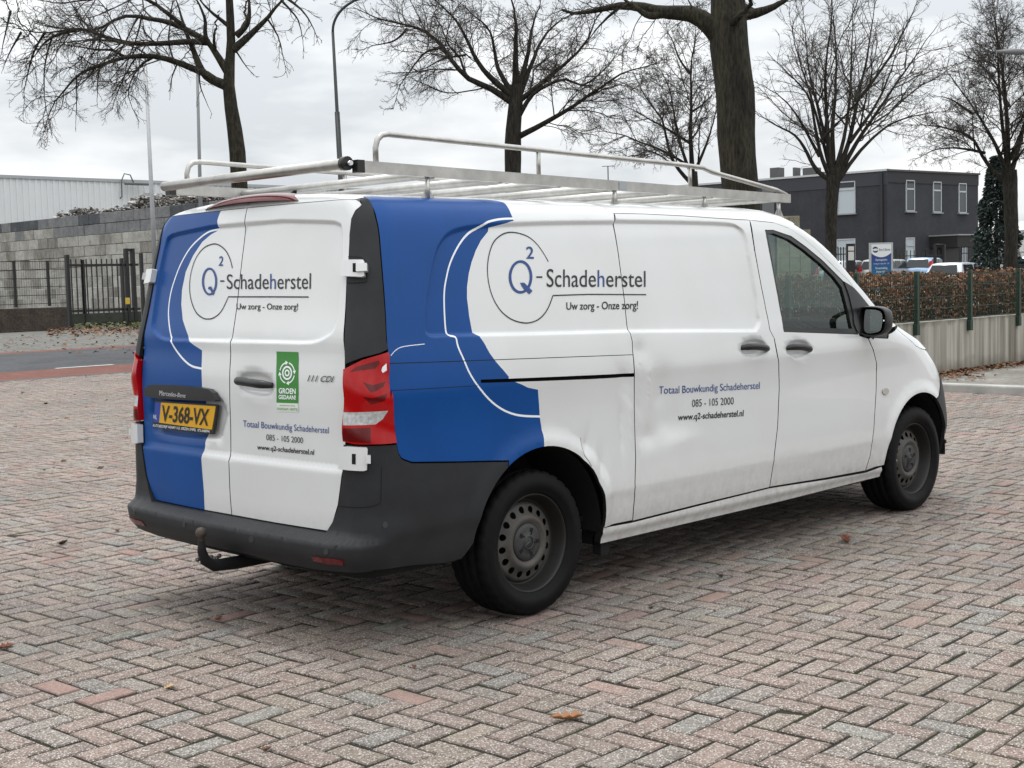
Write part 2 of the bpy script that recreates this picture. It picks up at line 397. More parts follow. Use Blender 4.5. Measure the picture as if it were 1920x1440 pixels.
# ---- van materials
def paint(name, col, dirt=True):
    m = mat(name, col, .3, coat=.9)
    n = m.node_tree; b = n.nodes['Principled BSDF']; b.inputs['Coat Roughness'].default_value = .03
    if dirt:
        t = n.nodes.new('ShaderNodeTexCoord'); s = n.nodes.new('ShaderNodeSeparateXYZ'); n.links.new(t.outputs['Object'], s.inputs[0])
        # road dirt thrown up on the lower panels, and a faint grime film all over
        mr = n.nodes.new('ShaderNodeMapRange'); mr.inputs['From Min'].default_value = .58; mr.inputs['From Max'].default_value = .26; mr.inputs['To Min'].default_value = 0; mr.inputs['To Max'].default_value = 1
        n.links.new(s.outputs['Z'], mr.inputs['Value'])
        nz = n.nodes.new('ShaderNodeTexNoise'); nz.inputs['Scale'].default_value = 26; nz.inputs['Detail'].default_value = 9; nz.inputs['Roughness'].default_value = .72
        mp_ = n.nodes.new('ShaderNodeMapping'); mp_.inputs['Scale'].default_value = (1, 1, .7); n.links.new(t.outputs['Object'], mp_.inputs['Vector']); n.links.new(mp_.outputs['Vector'], nz.inputs['Vector'])
        rp = n.nodes.new('ShaderNodeMapRange'); rp.inputs['From Min'].default_value = .30; rp.inputs['From Max'].default_value = .85; n.links.new(nz.outputs['Fac'], rp.inputs['Value'])
        mu = n.nodes.new('ShaderNodeMath'); mu.operation = 'MULTIPLY'; n.links.new(mr.outputs['Result'], mu.inputs[0]); n.links.new(rp.outputs['Result'], mu.inputs[1])
        n2 = n.nodes.new('ShaderNodeTexNoise'); n2.inputs['Scale'].default_value = 2.2; n2.inputs['Detail'].default_value = 8; n.links.new(mp_.outputs['Vector'], n2.inputs['Vector'])
        r2_ = n.nodes.new('ShaderNodeMapRange'); r2_.inputs['From Min'].default_value = .45; r2_.inputs['From Max'].default_value = .8; r2_.inputs['To Max'].default_value = .13; n.links.new(n2.outputs['Fac'], r2_.inputs['Value'])
        ad = n.nodes.new('ShaderNodeMath'); ad.operation = 'MAXIMUM'; n.links.new(mu.outputs[0], ad.inputs[0]); n.links.new(r2_.outputs['Result'], ad.inputs[1])
        sc_ = n.nodes.new('ShaderNodeMath'); sc_.operation = 'MULTIPLY'; sc_.inputs[1].default_value = .8; n.links.new(ad.outputs[0], sc_.inputs[0])
        mx_ = n.nodes.new('ShaderNodeMixRGB'); mx_.inputs['Color1'].default_value = (*col, 1); mx_.inputs['Color2'].default_value = (.24, .20, .16, 1)
        n.links.new(sc_.outputs[0], mx_.inputs['Fac']); n.links.new(mx_.outputs['Color'], b.inputs['Base Color'])
        rr_ = n.nodes.new('ShaderNodeMapRange'); rr_.inputs['To Min'].default_value = .3; rr_.inputs['To Max'].default_value = .8; n.links.new(sc_.outputs[0], rr_.inputs['Value']); n.links.new(rr_.outputs['Result'], b.inputs['Roughness'])
        cw = n.nodes.new('ShaderNodeMapRange'); cw.inputs['To Min'].default_value = .9; cw.inputs['To Max'].default_value = 0; n.links.new(sc_.outputs[0], cw.inputs['Value']); n.links.new(cw.outputs['Result'], b.inputs['Coat Weight'])
    return m
WHITE = paint('white_paint', (.645, .655, .655)); BLUE = mat('blue_vinyl', (.001, .056, .235), .34, spec=.3, var=(3, .08)); LINE = mat('white_vinyl', (.8, .82, .84), .35)
BLACK = mat('black_print', (.012, .013, .016), .45); PBLUE = mat('blue_print', (.018, .06, .22), .45)
GAP = mat('dark_cavity', (.004, .004, .004), .9); PLAST = mat('grey_bumper_plastic', (.016, .017, .0195), .52, spec=.35, var=(6, .25, 8), bump=(700, .12, .001)); TRIM = mat('black_trim', (.014, .014, .015), .38)
RUB = mat('tyre_rubber', (.0042, .0042, .0045), .65, var=(14, .3), spec=.18); STEELW = mat('steel_wheel_paint', (.058, .053, .047), .55, var=(12, .35)); CAPM = mat('hub_cap_plastic', (.03, .03, .031), .5, var=(20, .2))
REDL = mat('red_lens', (.36, .0015, .003), .16, spec=.45); REDD = mat('red_lens_dark', (.10, .001, .002), .12, spec=.5); CLEARL = mat('clear_lens', (.42, .43, .43), .12, spec=.6, var=(70, .35)); ORANGE = mat('orange_lens', (.22, .02, .004), .12, coat=1.)
INOX = mat('brushed_steel', (.44, .43, .41), .38, metal=.8, var=(9, .22, 8), bump=(60, .06, .002)); CHROME = mat('chrome', (.62, .62, .63), .22, metal=1.)
GLASS = bpy.data.materials.new('tinted_glass'); GLASS.use_nodes = True
_n = GLASS.node_tree; _n.nodes.clear(); _o = _n.nodes.new('ShaderNodeOutputMaterial'); _m = _n.nodes.new('ShaderNodeMixShader'); _f = _n.nodes.new('ShaderNodeFresnel'); _t = _n.nodes.new('ShaderNodeBsdfTransparent'); _g = _n.nodes.new('ShaderNodeBsdfGlossy')
_t.inputs['Color'].default_value = (.64, .77, .72, 1); _g.inputs['Roughness'].default_value = .01; _g.inputs['Color'].default_value = (.9, .95, .93, 1); _f.inputs['IOR'].default_value = 1.55
_gb = _n.nodes.new('ShaderNodeNewGeometry'); _mr = _n.nodes.new('ShaderNodeMapRange'); _mr.inputs['To Min'].default_value = 1.55; _mr.inputs['To Max'].default_value = 1/1.55   # thin sheet: same reflectance from both sides
_n.links.new(_gb.outputs['Backfacing'], _mr.inputs['Value']); _n.links.new(_mr.outputs['Result'], _f.inputs['IOR'])
_n.links.new(_f.outputs[0], _m.inputs[0]); _n.links.new(_t.outputs[0], _m.inputs[1]); _n.links.new(_g.outputs[0], _m.inputs[2]); _n.links.new(_m.outputs[0], _o.inputs['Surface'])
van = empty('delivery_van')
tag(van, 'white delivery van with blue wrapped rear corner, dented right side and steel roof rack', 'van')
R_ARCH = (.03, .335, .425); F_ARCH = (3.44, .335, .405)
def arch_px(a0, a1, c, n=26, extra=0):
    out = []
    for k in range(n+1):
        a = math.radians(a0+(a1-a0)*k/n); x, z = c[0]+(c[2]+extra)*math.cos(a), c[1]+(c[2]+extra)*math.sin(a)
        out.append(xz_ut(x, z))
    return out
def xz_ut(x, z):
    """side point with given x,z -> (u,t) (t=z below 1.7)"""
    t = z; lo, hi = UB-.3, UD
    us = np.linspace(lo, hi, 1200); xx = P0(us, np.full_like(us, t))[:, 0]
    return (float(np.interp(x, xx, us)), t)
S1 = UTd(ID, [(1152, 402), (1154, 420), (1158, 440), (1163, 470), (1175, 560), (1180, 610), (1182, 625), (1186, 640), (1188, 665), (1190, 700), (1190, 770), (1192, 860), (1190, 930), (1186, 976)])
S2 = UTd(ID, [(1405, 412), (1408, 424), (1415, 470), (1428, 540), (1440, 600), (1444, 620), (1452, 635), (1460, 680), (1461, 730), (1458, 800), (1450, 870), (1443, 913)])
S3 = UTd(r6, [(1345, 45), (1375, 120), (1390, 180), (1388, 340), (1375, 560), (1355, 700), (1328, 788)])
S4 = UTd(r5, [(30, 115), (200, 119), (400, 129), (600, 143), (765, 152)])                       # top of the sliding door
S5 = UTd(r5, [(765, 152), (900, 166), (985, 196), (1060, 245), (1140, 315), (1230, 405), (1310, 480), (1338, 520)])   # top of the front door, up the pillar line
DOORB = UT(r6, [(1328, 788), (1100, 830), (790, 880)]); SLIDEB = UT(r6, [(790, 880), (400, 975), (12, 1070)])
DE = UT(r2, [(1405, 1125), (1440, 1060), (1472, 950), (1488, 830), (1500, 735), (1508, 560), (1508, 400), (1507, 200), (1505, 0)]) + UT(r1, [(1508, 1100), (1519, 900), (1530, 650), (1544, 500), (1550, 350), (1562, 250), (1590, 195), (1635, 160)])   # right edge of the right rear door, bottom to top
PE = UT(r1, [(1690, 156), (1718, 215), (1738, 300), (1754, 450), (1770, 650), (1785, 850), (1796, 1060), (1806, 1160), (1812, 1440)]) + UT(r2, [(1825, 190), (1840, 380), (1858, 540), (1870, 600), (1888, 633)])     # rear edge of the right quarter panel, top to bottom
BT = UT(r4, [(180, 325), (230, 343), (500, 340), (800, 333)])                                  # top of the side bumper
TROOF = 1.93
# ---- side relief
REC_Q = UT(r3, [(1760, 240), (1640, 240), (1300, 243), (1000, 253), (820, 265), (710, 283), (640, 315), (595, 370), (563, 450), (533, 600), (512, 750), (506, 880), (520, 918), (560, 930), (650, 927), (1200, 915), (1730, 900), (1860, 897)])
REC_S = UT(r5, [(-60, 150), (45, 155), (400, 161), (650, 171), (715, 190), (748, 230), (775, 350), (800, 500), (820, 640), (829, 715), (815, 750), (780, 758), (500, 758), (130, 761), (-60, 763)])
REC_R = UT(r1, [(848, 262), (1100, 259), (1400, 266), (1468, 280), (1493, 312), (1494, 500), (1484, 700), (1465, 890), (1447, 975), (1400, 1028), (1290, 1073), (1100, 1073), (752, 1064)])
REC_R = [(max(u, 0), t) for u, t in REC_R]; REC_R[0] = (-.2, REC_R[1][1]); REC_R[-1] = (-.2, REC_R[-2][1])
def rec(poly, depth, w, sm=True):
    poly = smooth_line(poly, 3, True) if sm else smooth_line(poly[1:-1], 3)[:] + [poly[-1], poly[0]]
    def f(u, t, p):
        q = np.c_[np.abs(u), t]; d = pdist(q, poly); d = np.where(inpoly(q, poly), d, -d)
        return -depth*sstep(-w*.35, w*.65, d)
    return f, poly
recq, RQ = rec(REC_Q, .015, .02); recs, RS = rec(REC_S, .015, .02); recr, RR = rec(REC_R, .013, .018, False)
def flare(c, w=.075, hgt=.012):
    def f(u, t, p):
        d = np.hypot(p[:, 0]-c[0], p[:, 2]-c[1])-c[2]; return hgt*np.clip((w-d)/w*1.6, 0, 1)*(np.abs(p[:, 1]) > .5)
    return f
flR, flF = flare(R_ARCH), flare(F_ARCH, .07, .010)
def bump_at(f, c, rx, rz, amp, ang=0.):
    p = PN(*[np.array([v]) for v in px_ut(*f(*c))])[0][0]; ca, sa = math.cos(ang), math.sin(ang)
    return (p[0], p[2], rx, rz, amp, ca, sa)
DENTS = [bump_at(r6, (60, 430), .035, .22, -.010), bump_at(r6, (190, 340), .07, .10, -.011), bump_at(r6, (215, 520), .10, .09, -.010), bump_at(r6, (110, 590), .05, .05, -.008), bump_at(r6, (60, 110), .05, .04, -.006),
         bump_at(r6, (105, 330), .02, .14, .009), bump_at(r6, (300, 620), .12, .05, .004), bump_at(r6, (75, 830), .03, .06, -.005),
         bump_at(r4, (1262, 300), .025, .09, -.014, -.35), bump_at(r4, (1345, 510), .022, .12, -.016, -.2), bump_at(r4, (1300, 430), .03, .10, .008, -.3), bump_at(r4, (1390, 560), .04, .13, .009, -.1), bump_at(r4, (1490, 110), .03, .16, -.009), bump_at(r4, (1540, 60), .02, .2, .006), bump_at(r3, (1700, 1200), .05, .06, -.007)]
def dents(u, t, p):
    d = np.zeros(len(u))
    for x, z, rx, rz, a, ca, sa in DENTS:
        dx, dz = p[:, 0]-x, p[:, 2]-z; e1 = (dx*ca+dz*sa)/rx; e2 = (-dx*sa+dz*ca)/rz; d += 1.3*a*(np.exp(-np.abs(e1)*1.25-.8*e2*e2) if rx < .036 else np.exp(-.5*(e1*e1+e2*e2)*1.9))   # narrow ones fold sharply
    ed = np.hypot(p[:, 0]-R_ARCH[0], p[:, 2]-R_ARCH[1])-R_ARCH[2]
    return d*(p[:, 1] < 0)*(.4+.6*sstep(.01, .08, ed))
def bowl(poly, depth, w):
    poly = smooth_line(poly, 2, True)
    def f(u, t, p):
        q = np.c_[np.abs(u), t]; d = pdist(q, poly); return np.where(inpoly(q, poly), -depth*sstep(0, w, d), 0)
    return f, poly
bwS, BWS = bowl(UT(r5, ell(798, 850, 76, 52)), .022, .02); bwF, BWF = bowl(UT(r5, ell(1040, 854, 70, 50)), .022, .02)
bwR, BWR = bowl(UT(r1, [(790, 1320), (800, 1285), (840, 1268), (920, 1268), (975, 1285), (1015, 1320), (1027, 1360), (1015, 1410), (980, 1430), (900, 1425), (820, 1405), (792, 1370)]), .020, .02)
def crease_pts(u0, u1, ts, sp=.03): return [(u, t) for t in ts for u in np.arange(u0, u1, sp)]
CRE = (.495, .505, .515, 1.045, 1.055, 1.065)
def add(*fs): return lambda u, t, p: sum(f(u, t, p) for f in fs)
def contour(poly, ds=(-.012, -.007, -.002, .003, .008, .013, .02)): return [q for d in ds for q in dens(inset(poly, d), .014)]
# ---- quarter panel with the wrap
ar = arch_px(0, 118, R_ARCH)                       # front foot of the arch round to the bumper joint
arch_pts = [q for q in arch_px(-8, 122, R_ARCH)]
QP = PE[::-1] + [(PE[0][0]+.004, 1.87), (.99, 1.9), (1.0, TROOF), (S1[0][0]-.01, TROOF)] + S1 + [xz_ut(.455, .335)] + [q for q in arch_pts if q[1] > .31] + BT[::-1]
RAIL = UT(r3, [(836, 1190), (1100, 1180), (1500, 1163), (1780, 1150), (1780, 1172), (1500, 1187), (1100, 1202), (838, 1210)])
GAPS_Q = [strip(UT(r3, [(283, 1093), (600, 1083), (1000, 1068), (1400, 1053), (1756, 1040)]), .0035), strip(UT(r3, [(293, 1256), (500, 1245), (818, 1226)]), .003)]
VIN = UT(r3, [(968, 125), (995, 150), (1015, 190), (1034, 236), (990, 250), (940, 262), (895, 272), (893, 295), (850, 350), (820, 410), (795, 480), (778, 550), (768, 630), (768, 700), (780, 800), (800, 905), (830, 930), (860, 975), (890, 1030), (930, 1085), (970, 1130), (1005, 1172), (1003, 1192), (1040, 1203), (1080, 1218), (1120, 1238), (1180, 1250), (1190, 1410)]) + UT(r4, [(1002, 90), (1015, 180), (1013, 252)])
VIN = [(VIN[0][0]-.03, 1.95)] + VIN + [(VIN[-1][0], .55), (.6, .55), (.6, 1.95)]
WL = smooth_line(UT(r3, [(1034, 223), (960, 226), (890, 240), (850, 262), (820, 278), (780, 302), (740, 345), (700, 410), (665, 490), (645, 570), (632, 650), (631, 750), (636, 850), (648, 918), (685, 935), (700, 990), (735, 1070), (770, 1150), (815, 1222), (870, 1290), (930, 1345), (1000, 1385), (1080, 1406), (1192, 1411)]), 4)
SCR = strip(smooth_line(UT(r3, [(297, 1046), (330, 1010), (380, 990), (500, 976)]), 3), .003)
def slot(poly, depth):
    def f(u, t, p): return np.where(inpoly(np.c_[np.abs(u), t], poly), -depth, 0.)
    return f
dq = add(recq, flR, dents, NODISP)
qr = panel('quarter_panel', QP, [WHITE, BLUE, LINE, GAP], van, holes=[RAIL], regions=[(VIN, 1), (strip(WL, .0095), 2), (SCR, 2)] + [(strip(smooth_line(UT(r4, q_), 3), w_), 3) for q_, w_ in (([(1246, 195), (1248, 250), (1262, 300), (1285, 340), (1297, 366)], .0035), ([(1326, 425), (1340, 470), (1346, 550), (1352, 615)], .0045))] + [(g, 3) for g in GAPS_Q], disp=dq, extra=[contour(RQ), crease_pts(1.0, 3, CRE), dens(arch_px(0, 130, R_ARCH, extra=.028), .02), dens(arch_px(0, 130, R_ARCH, extra=.05), .02)], fine=[(UT(r4, [(1180, 150), (1570, 0), (1580, 660), (1280, 660)]), .012)])
ql = panel('quarter_panel', QP, [WHITE, GAP], van, regions=[(RAIL, 1)] + [(g, 1) for g in GAPS_Q], disp=add(recq, flR, NODISP), extra=[crease_pts(1.0, 3, CRE)], sp=.05)  # left rail slot is a flat strip, its recess shade put into the colour
# ---- sliding door, front door
SLP = [S1[i] for i in range(len(S1))] + SLIDEB[::-1] + S2[::-1] + S4[::-1]
fine_d = UT(r6, [(20, 60), (420, 60), (420, 700), (30, 880)])
sdoor = panel('sliding_door', SLP, [WHITE], van, disp=add(recs, bwS, dents), extra=[contour(RS), crease_pts(2.4, 5.2, CRE)], fine=[(BWS, .008), (fine_d, .014)], sp=.03)
sdl = panel('sliding_door', SLP, [WHITE], van, disp=add(recs, bwS), extra=[crease_pts(2.4, 5.2, CRE)], fine=[(BWS, .015)], sp=.05)
WIN = UTd(r5, [(855, 206), (900, 206), (1000, 240), (1080, 298), (1170, 372), (1250, 452), (1290, 492), (1325, 600), (1350, 700), (1365, 778), (960, 764), (908, 480)], True)
FDP = S2 + DOORB[::-1] + S3[::-1] + UT(r5, [(1375, 785), (1335, 640), (1300, 520), (1338, 520)])[:3] + S5[::-1]
fdoor = panel('front_door', FDP, [WHITE], van, holes=[WIN], disp=bwF, extra=[crease_pts(4.0, 6, CRE)], fine=[(BWF, .008)], sp=.03)
fdl = panel('front_door', FDP, [WHITE], van, holes=[WIN], disp=bwF, extra=[crease_pts(4.0, 6, CRE)], fine=[(BWF, .015)], sp=.05)
GIN = UTd(r5, [(872, 228), (905, 224), (990, 258), (1070, 314), (1160, 388), (1235, 462), (1278, 520), (1310, 640), (1335, 745), (965, 740), (920, 490)], True)
wf = panel('window_frame', WIN, [TRIM], van, holes=[GIN], off=-.003, gap=0.0, sp=.05, lip=.025); wfl = panel('window_frame', WIN, [TRIM], van, holes=[GIN], off=-.003, gap=0., sp=.05, lip=.025)
gl = panel('window_pane', GIN, [GLASS], van, off=-.014, gap=-.006, sp=.08, lip=0); gll = panel('window_pane', GIN, [GLASS], van, off=-.014, gap=-.006, sp=.08, lip=0)
# ---- front fender, bonnet, windscreen, bumper, headlamps
TRI = UT(r5, [(1283, 484), (1340, 522), (1440, 640), (1510, 745), (1527, 775), (1522, 798), (1400, 790), (1366, 775), (1330, 640), (1300, 530)])
tri = panel('mirror_base', TRI, [TRIM], van, off=.003, sp=.05); tril = panel('mirror_base', TRI, [TRIM], van, off=.003, sp=.05)
HOODE = [(5.475, 1.152), (5.455, 1.10), (5.437, 1.033), (5.47, 1.012), (5.529, .997)]
FBT = UT(r5, [(1810, 985), (1806, 1100)])
farch = arch_px(60, 186, F_ARCH)
FEN = S3 + [xz_ut(3.035, .335)] + [q for q in farch[::-1] if q[1] > .31] + FBT[::-1] + UT(r5, [(1770, 920), (1730, 862)]) + HOODE[::-1][1:] + UT(r5, [(1527, 775), (1522, 798), (1430, 793)])
fen = panel('front_fender', FEN, [WHITE], van, disp=flF, extra=[dens(arch_px(60, 186, F_ARCH, extra=.028), .02)], sp=.03); fenl = panel('front_fender', FEN, [WHITE], van, disp=flF, sp=.05)
HL = UT(r5, [(1730, 862), (1760, 872), (1800, 930), (1826, 992), (1810, 985), (1770, 920)])
HLm = HL[:4] + [(6.0, .86), (6.02, .95), (5.95, .98)]
for sg in (1, -1):
    pass
HLP = [HL[0], HL[5], HL[4], (HL[4][0]+.08, HL[4][1]-.05), (5.98, .78), (5.98, .88), (5.8, .94), (HL[0][0]+.12, HL[0][1]+.0)]
hlm = panel('headlight', HLP, [CLEARL], van, off=-.004, sp=.06); hll = panel('headlight', HLP, [CLEARL], van, off=-.004, sp=.06)
FBP = [FBT[1], FBT[0], (HL[4][0]+.08, HL[4][1]-.055), (5.98, .775), (UD, .775), (UD, .215), (xz_ut(3.83, .22)[0], .215)] + [q for q in arch_px(-15, 58, F_ARCH)]
fb = panel('front_bumper', FBP, [PLAST], van, off=.006, sp=.06); fbl = panel('front_bumper', FBP, [PLAST], van, off=.006, sp=.06)
GRP = [(5.98, .785), (5.98, .87), (5.99, .9), (UD, .9), (UD, .785)]
gr = panel('grille', GRP, [TRIM], van, off=-.006, sp=.06); grl = panel('grille', GRP, [TRIM], van, off=-.006, sp=.06)
hx = HOODE[0]
HOOD = [(UD, .91), (5.98, .91), (5.8, .948), (HL[0][0]+.12, HL[0][1]+.006)] + HOODE[::-1] + [(hx[0]+.12, 1.165), (5.7, 1.19), (UD, 1.2)]
hd = panel('bonnet', HOOD, [WHITE], van, sp=.06); hdl = panel('bonnet', HOOD, [WHITE], van, sp=.06)
ap = S5[-1]
WS = [(hx[0]+.12, 1.175), (5.7, 1.2), (UD, 1.21), (UD, 1.80), (5.6, 1.80), (5.42, 1.77), (5.45, 1.5), (5.5, 1.3)]
ws = panel('windscreen', WS, [GLASS], van, off=-.006, sp=.08, lip=0); wsl = panel('windscreen', WS, [GLASS], van, off=-.006, sp=.08, lip=0)
# ---- roof with the windscreen pillar in one piece
RF = [(0, 1.895), (UA*.6, 1.892), (UA, 1.887), (.885, 1.885), (.915, 1.882), (.94, 1.890), (.968, 1.894), (.985, 1.894), (1.0, TROOF), (S1[0][0]-.01, TROOF)] + [S1[0]] + S4 + S5[1:] + UT(r5, [(1440, 640), (1510, 745)])[1:] + [(hx[0]+.02, hx[1]+.01), (hx[0]+.11, 1.168), (5.49, 1.3), (5.44, 1.5), (5.41, 1.775), (5.6, 1.81), (UD, 1.81), (UD, 2.664), (0, 2.664)]
rf_ = panel('roof', RF, [WHITE], van, sp=.05, gap=.001); rfl = panel('roof', RF, [WHITE], van, sp=.05, gap=.001)
# ---- rear doors (left one carries the wrap)
dbot = DE[0]
HD_ = [(0.0, DE[0][1]+.0), (.3, DE[0][1]-.001)] + DE + [(.925, 1.855), (.912, 1.872), (.885, 1.881), (UA, 1.884), (0, 1.888)]
HD_[0] = (0, UT(r2, [(772, 1018)])[0][1])
def drear(u, t, p):   # pressed step at 0.74 m
    return -.012*sstep(.742, .768, p[:, 2])*sstep(1.3, 1.2, p[:, 2]) 
rd = panel('rear_door', HD_, [WHITE], van, disp=add(recr, bwR, drear), extra=[contour(RR), crease_pts(0, .9, (.735, .742, .755, .768, .775), .03)], fine=[(BWR, .008)], sp=.03)
LHD = [(-u, t) for u, t in HD_]
LV = UT(r1, [(703, 168), (690, 200), (667, 260), (667, 318), (610, 350), (550, 400), (490, 490), (440, 600), (415, 720), (410, 820), (420, 920), (450, 1010), (465, 1055), (500, 1090), (551, 1125), (550, 1370)]) + UT(r2, [(549, 160), (574, 480), (570, 560), (560, 640), (568, 740), (578, 860), (583, 990)])
LV = [(LV[0][0]+.01, 1.9)] + LV + [(LV[-1][0], .42), (-1.0, .42), (-1.0, 1.9)]
LL = smooth_line(UT(r1, [(666, 315), (600, 330), (540, 370), (470, 440), (410, 540), (370, 640), (340, 740), (325, 850), (328, 940), (345, 1040), (370, 1110), (420, 1180), (480, 1230), (551, 1248)]), 4)
PLREC, PLR = bowl(UT(r2, [(225, 230), (690, 230), (688, 480), (650, 525), (420, 515), (250, 480), (225, 440)]), .016, .03)
ld = panel('rear_door', LHD, [WHITE, BLUE, LINE], van, regions=[(LV, 1), (strip(LL, .0095), 2)], disp=add(recr, drear, lambda u, t, p: np.where(u < 0, -.016*np.where(inpoly(np.c_[u, t], PLR), sstep(0, .03, pdist(np.c_[u, t], PLR)), 0), 0)), extra=[[(-a, b) for a, b in contour(RR)], [(-a, b) for a, b in crease_pts(0, .9, (.735, .742, .755, .768, .775), .03)]], fine=[(PLR, .014)], sp=.03)
# ---- corner trim, tail lamps
TLP = UT(r1, [(1513, 1250), (1640, 1186), (1796, 1136), (1805, 1160), (1811, 1440)]) + UT(r2, [(1825, 190), (1840, 380), (1857, 538), (1700, 548), (1600, 548), (1511, 528), (1513, 300), (1515, 72)])
DTR_ = UT(r1, [(1518, 1225), (1525, 900), (1532, 650), (1548, 500), (1553, 350), (1565, 250), (1592, 195), (1627, 166), (1700, 175), (1714, 215), (1735, 300), (1751, 450), (1767, 650), (1782, 850), (1793, 1060), (1796, 1128), (1640, 1178)])
_i = DTR_.index(px_ut(*r1(1627, 166))); DTR = DTR_[:_i] + [(.926, 1.838), (.930, 1.865), (.945, 1.885), (.968, 1.890), (.985, 1.880), (.990, 1.85)] + DTR_[_i+2:]; DTR = smooth_line(DTR, 3)
def sgn(poly): return [(-u, t) for u, t in poly]
TR1 = UT(r1, [(1552, 1275), (1600, 1238), (1740, 1195), (1745, 1215), (1720, 1250), (1600, 1265)])
TR2 = UT(r2, [(1515, 330), (1700, 325), (1795, 318), (1765, 375), (1720, 410), (1600, 415), (1520, 415)])
TR3 = UT(r2, [(1640, 130), (1700, 150), (1785, 125), (1770, 160), (1720, 190), (1690, 200)]); TR4 = UT(r2, [(1640, 225), (1700, 235), (1790, 205), (1775, 250), (1720, 270), (1690, 275)]); TR5 = UT(r2, [(1520, 435), (1690, 430), (1690, 535), (1515, 520)])
TR6 = UT(r1, [(1762, 1240), (1785, 1215), (1790, 1262), (1765, 1278), (1757, 1262)])
TR7 = UT(r2, [(1530, 268), (1665, 270), (1665, 290), (1525, 295)])
puff = lambda u, t, p: np.zeros(len(u))
for s_ in (1, -1):
    g_ = (lambda q: q) if s_ == 1 else sgn
    d_ = panel('corner_trim', g_(DTR), [PLAST], van, off=.004, sp=.03)
    inner = inset(TLP, .012)
    tl = panel('tail_light', g_(TLP), [REDL, REDD, CLEARL, LINE], van, off=.010, regions=[(g_(TR1), 1), (g_(TR3), 1), (g_(TR4), 1), (g_(TR5), 1), (g_(TR2), 2), (g_(TR6), 3)], sp=.025, disp=lambda u, t, p: .004*np.sin((t*34+np.abs(u)*10)) , lip=.03)
    # lens divider ribs
# ---- rear bumper
bl = UT(r2, [(1480, 955), (1470, 985), (1440, 1065), (1405, 1128)])
def dbump(u, t, p):
    au = np.abs(u); rear = 1-sstep(.72, 1.12, au)
    d = .004 + rear*(.068*sstep(.498, .462, p[:, 2])) + .014*sstep(1.3, .9, au)*sstep(.60, .48, p[:, 2])
    d -= rear*.045*sstep(.415, .335, p[:, 2])
    return d + flR(u, t, p)*.6
DB = mkbvh_d(dbump)
UTB = [q for q in [px_ut(*f_(*q), bvs=DB) for f_, q in ((r4, (528, 922)), (r4, (440, 945)), (r4, (200, 965)), (r4, (0, 990)), (r2, (1700, 1392)), (r2, (1500, 1395)), (r2, (1300, 1378)), (r2, (1000, 1318)), (r2, (850, 1275)))] if q[0] > .05]
BMP = [(0, HD_[0][1]-.001), (.3, DE[0][1]-.002)] + [(u+.004, t-.002) for u, t in DE[:6]] + UT(r2, [(1511, 545), (1600, 553), (1700, 553), (1857, 545)]) + UT(r2, [(1870, 603), (1888, 638)]) + [(u, t-.003) for u, t in BT] + [q for q in arch_px(122, 172, R_ARCH)] + UTB + [(0, UTB[-1][1])]
BMF = BMP[1:-1] + [BMP[-1]] + [(-u, t) for u, t in BMP[1:-1]][::-1] + [BMP[0]]
panel('rear_bumper', BMF, [PLAST], van, disp=dbump, sp=.022, gap=.001, extra=[crease_pts(-1.3, 1.3, (.465, .475, .485, .492), .03)], lip=.03)
# ---- sills
SILL = [(q[0], q[1]-.006) for q in SLIDEB[::-1]] + [(q[0], q[1]-.006) for q in DOORB[::-1]][1:] + [xz_ut(3.03, .325), xz_ut(3.05, .255), xz_ut(2, .245), xz_ut(.47, .245), xz_ut(.455, .33)]
for s_ in (1, -1):
    g_ = (lambda q: q) if s_ == 1 else sgn
    panel('side_sill', g_(SILL), [WHITE], van, off=-.004, disp=lambda u, t, p: .012*np.exp(-((p[:, 2]-.305)/.022)**2), sp=.015, lip=.04)
# mirrored panels for the left flank were built on the right: flip them
for o in (ql, sdl, fdl, wfl, gll, tril, fenl, hll, fbl, grl, hdl, wsl, rfl):
    me = o.data
    co = np.zeros(len(me.vertices)*3); me.vertices.foreach_get('co', co); co[1::3] *= -1; me.vertices.foreach_set('co', co); me.flip_normals(); me.update()
def join(a, b):
    bm = bmesh.new(); bm.from_mesh(a.data); bm.from_mesh(b.data)
    bmesh.ops.remove_doubles(bm, verts=[v for v in bm.verts if abs(v.co.y) < .02], dist=.012)
    bm.to_mesh(a.data); bm.free(); bpy.data.objects.remove(b); a.data.update()
for a, b in ((fb, fbl), (gr, grl), (hd, hdl), (ws, wsl), (rf_, rfl)): join(a, b)
# ---- dark inner shell behind the gaps, floor, wheel tubs
INT = mat('dark_interior_trim', (.022, .023, .025), .7); INTG = mat('grey_dashboard', (.10, .105, .11), .6)
def shell(poly, holes=(), off=-.035):
    for s_ in (1, -1):
        panel('inner_body', poly if s_ == 1 else [(-u, t) for u, t in poly], [GAP], van, holes=holes if s_ == 1 else [[(-u, t) for u, t in h_] for h_ in holes], off=off, sp=.12, lip=0, gap=0)
ra = [q for q in arch_px(-12, 192, R_ARCH, extra=.035)]
shell([(0, .30), (xz_ut(-.43, .30)[0]-.02, .30)] + ra[::-1][1:-1] + [(xz_ut(.52, .30)[0], .30), (S2[-1][0], .33)] + S2[::-1] + [(S2[0][0], 2.0), (S2[0][0], 2.6), (0, 2.6)])
fa_ = [q for q in arch_px(-10, 190, F_ARCH, extra=.03)]
shell([(S2[-1][0], .33)] + fa_[::-1][1:-1] + [(xz_ut(3.92, .30)[0], .30), (UD, .30), (UD, .88), (5.6, 1.0), (5.3, 1.06), (S2[len(S2)//2][0], 1.16)])
fl = MB().box(-.88, 4.1, -.80, .80, .345, .37); fl.build('floor_pan', GAP, van)
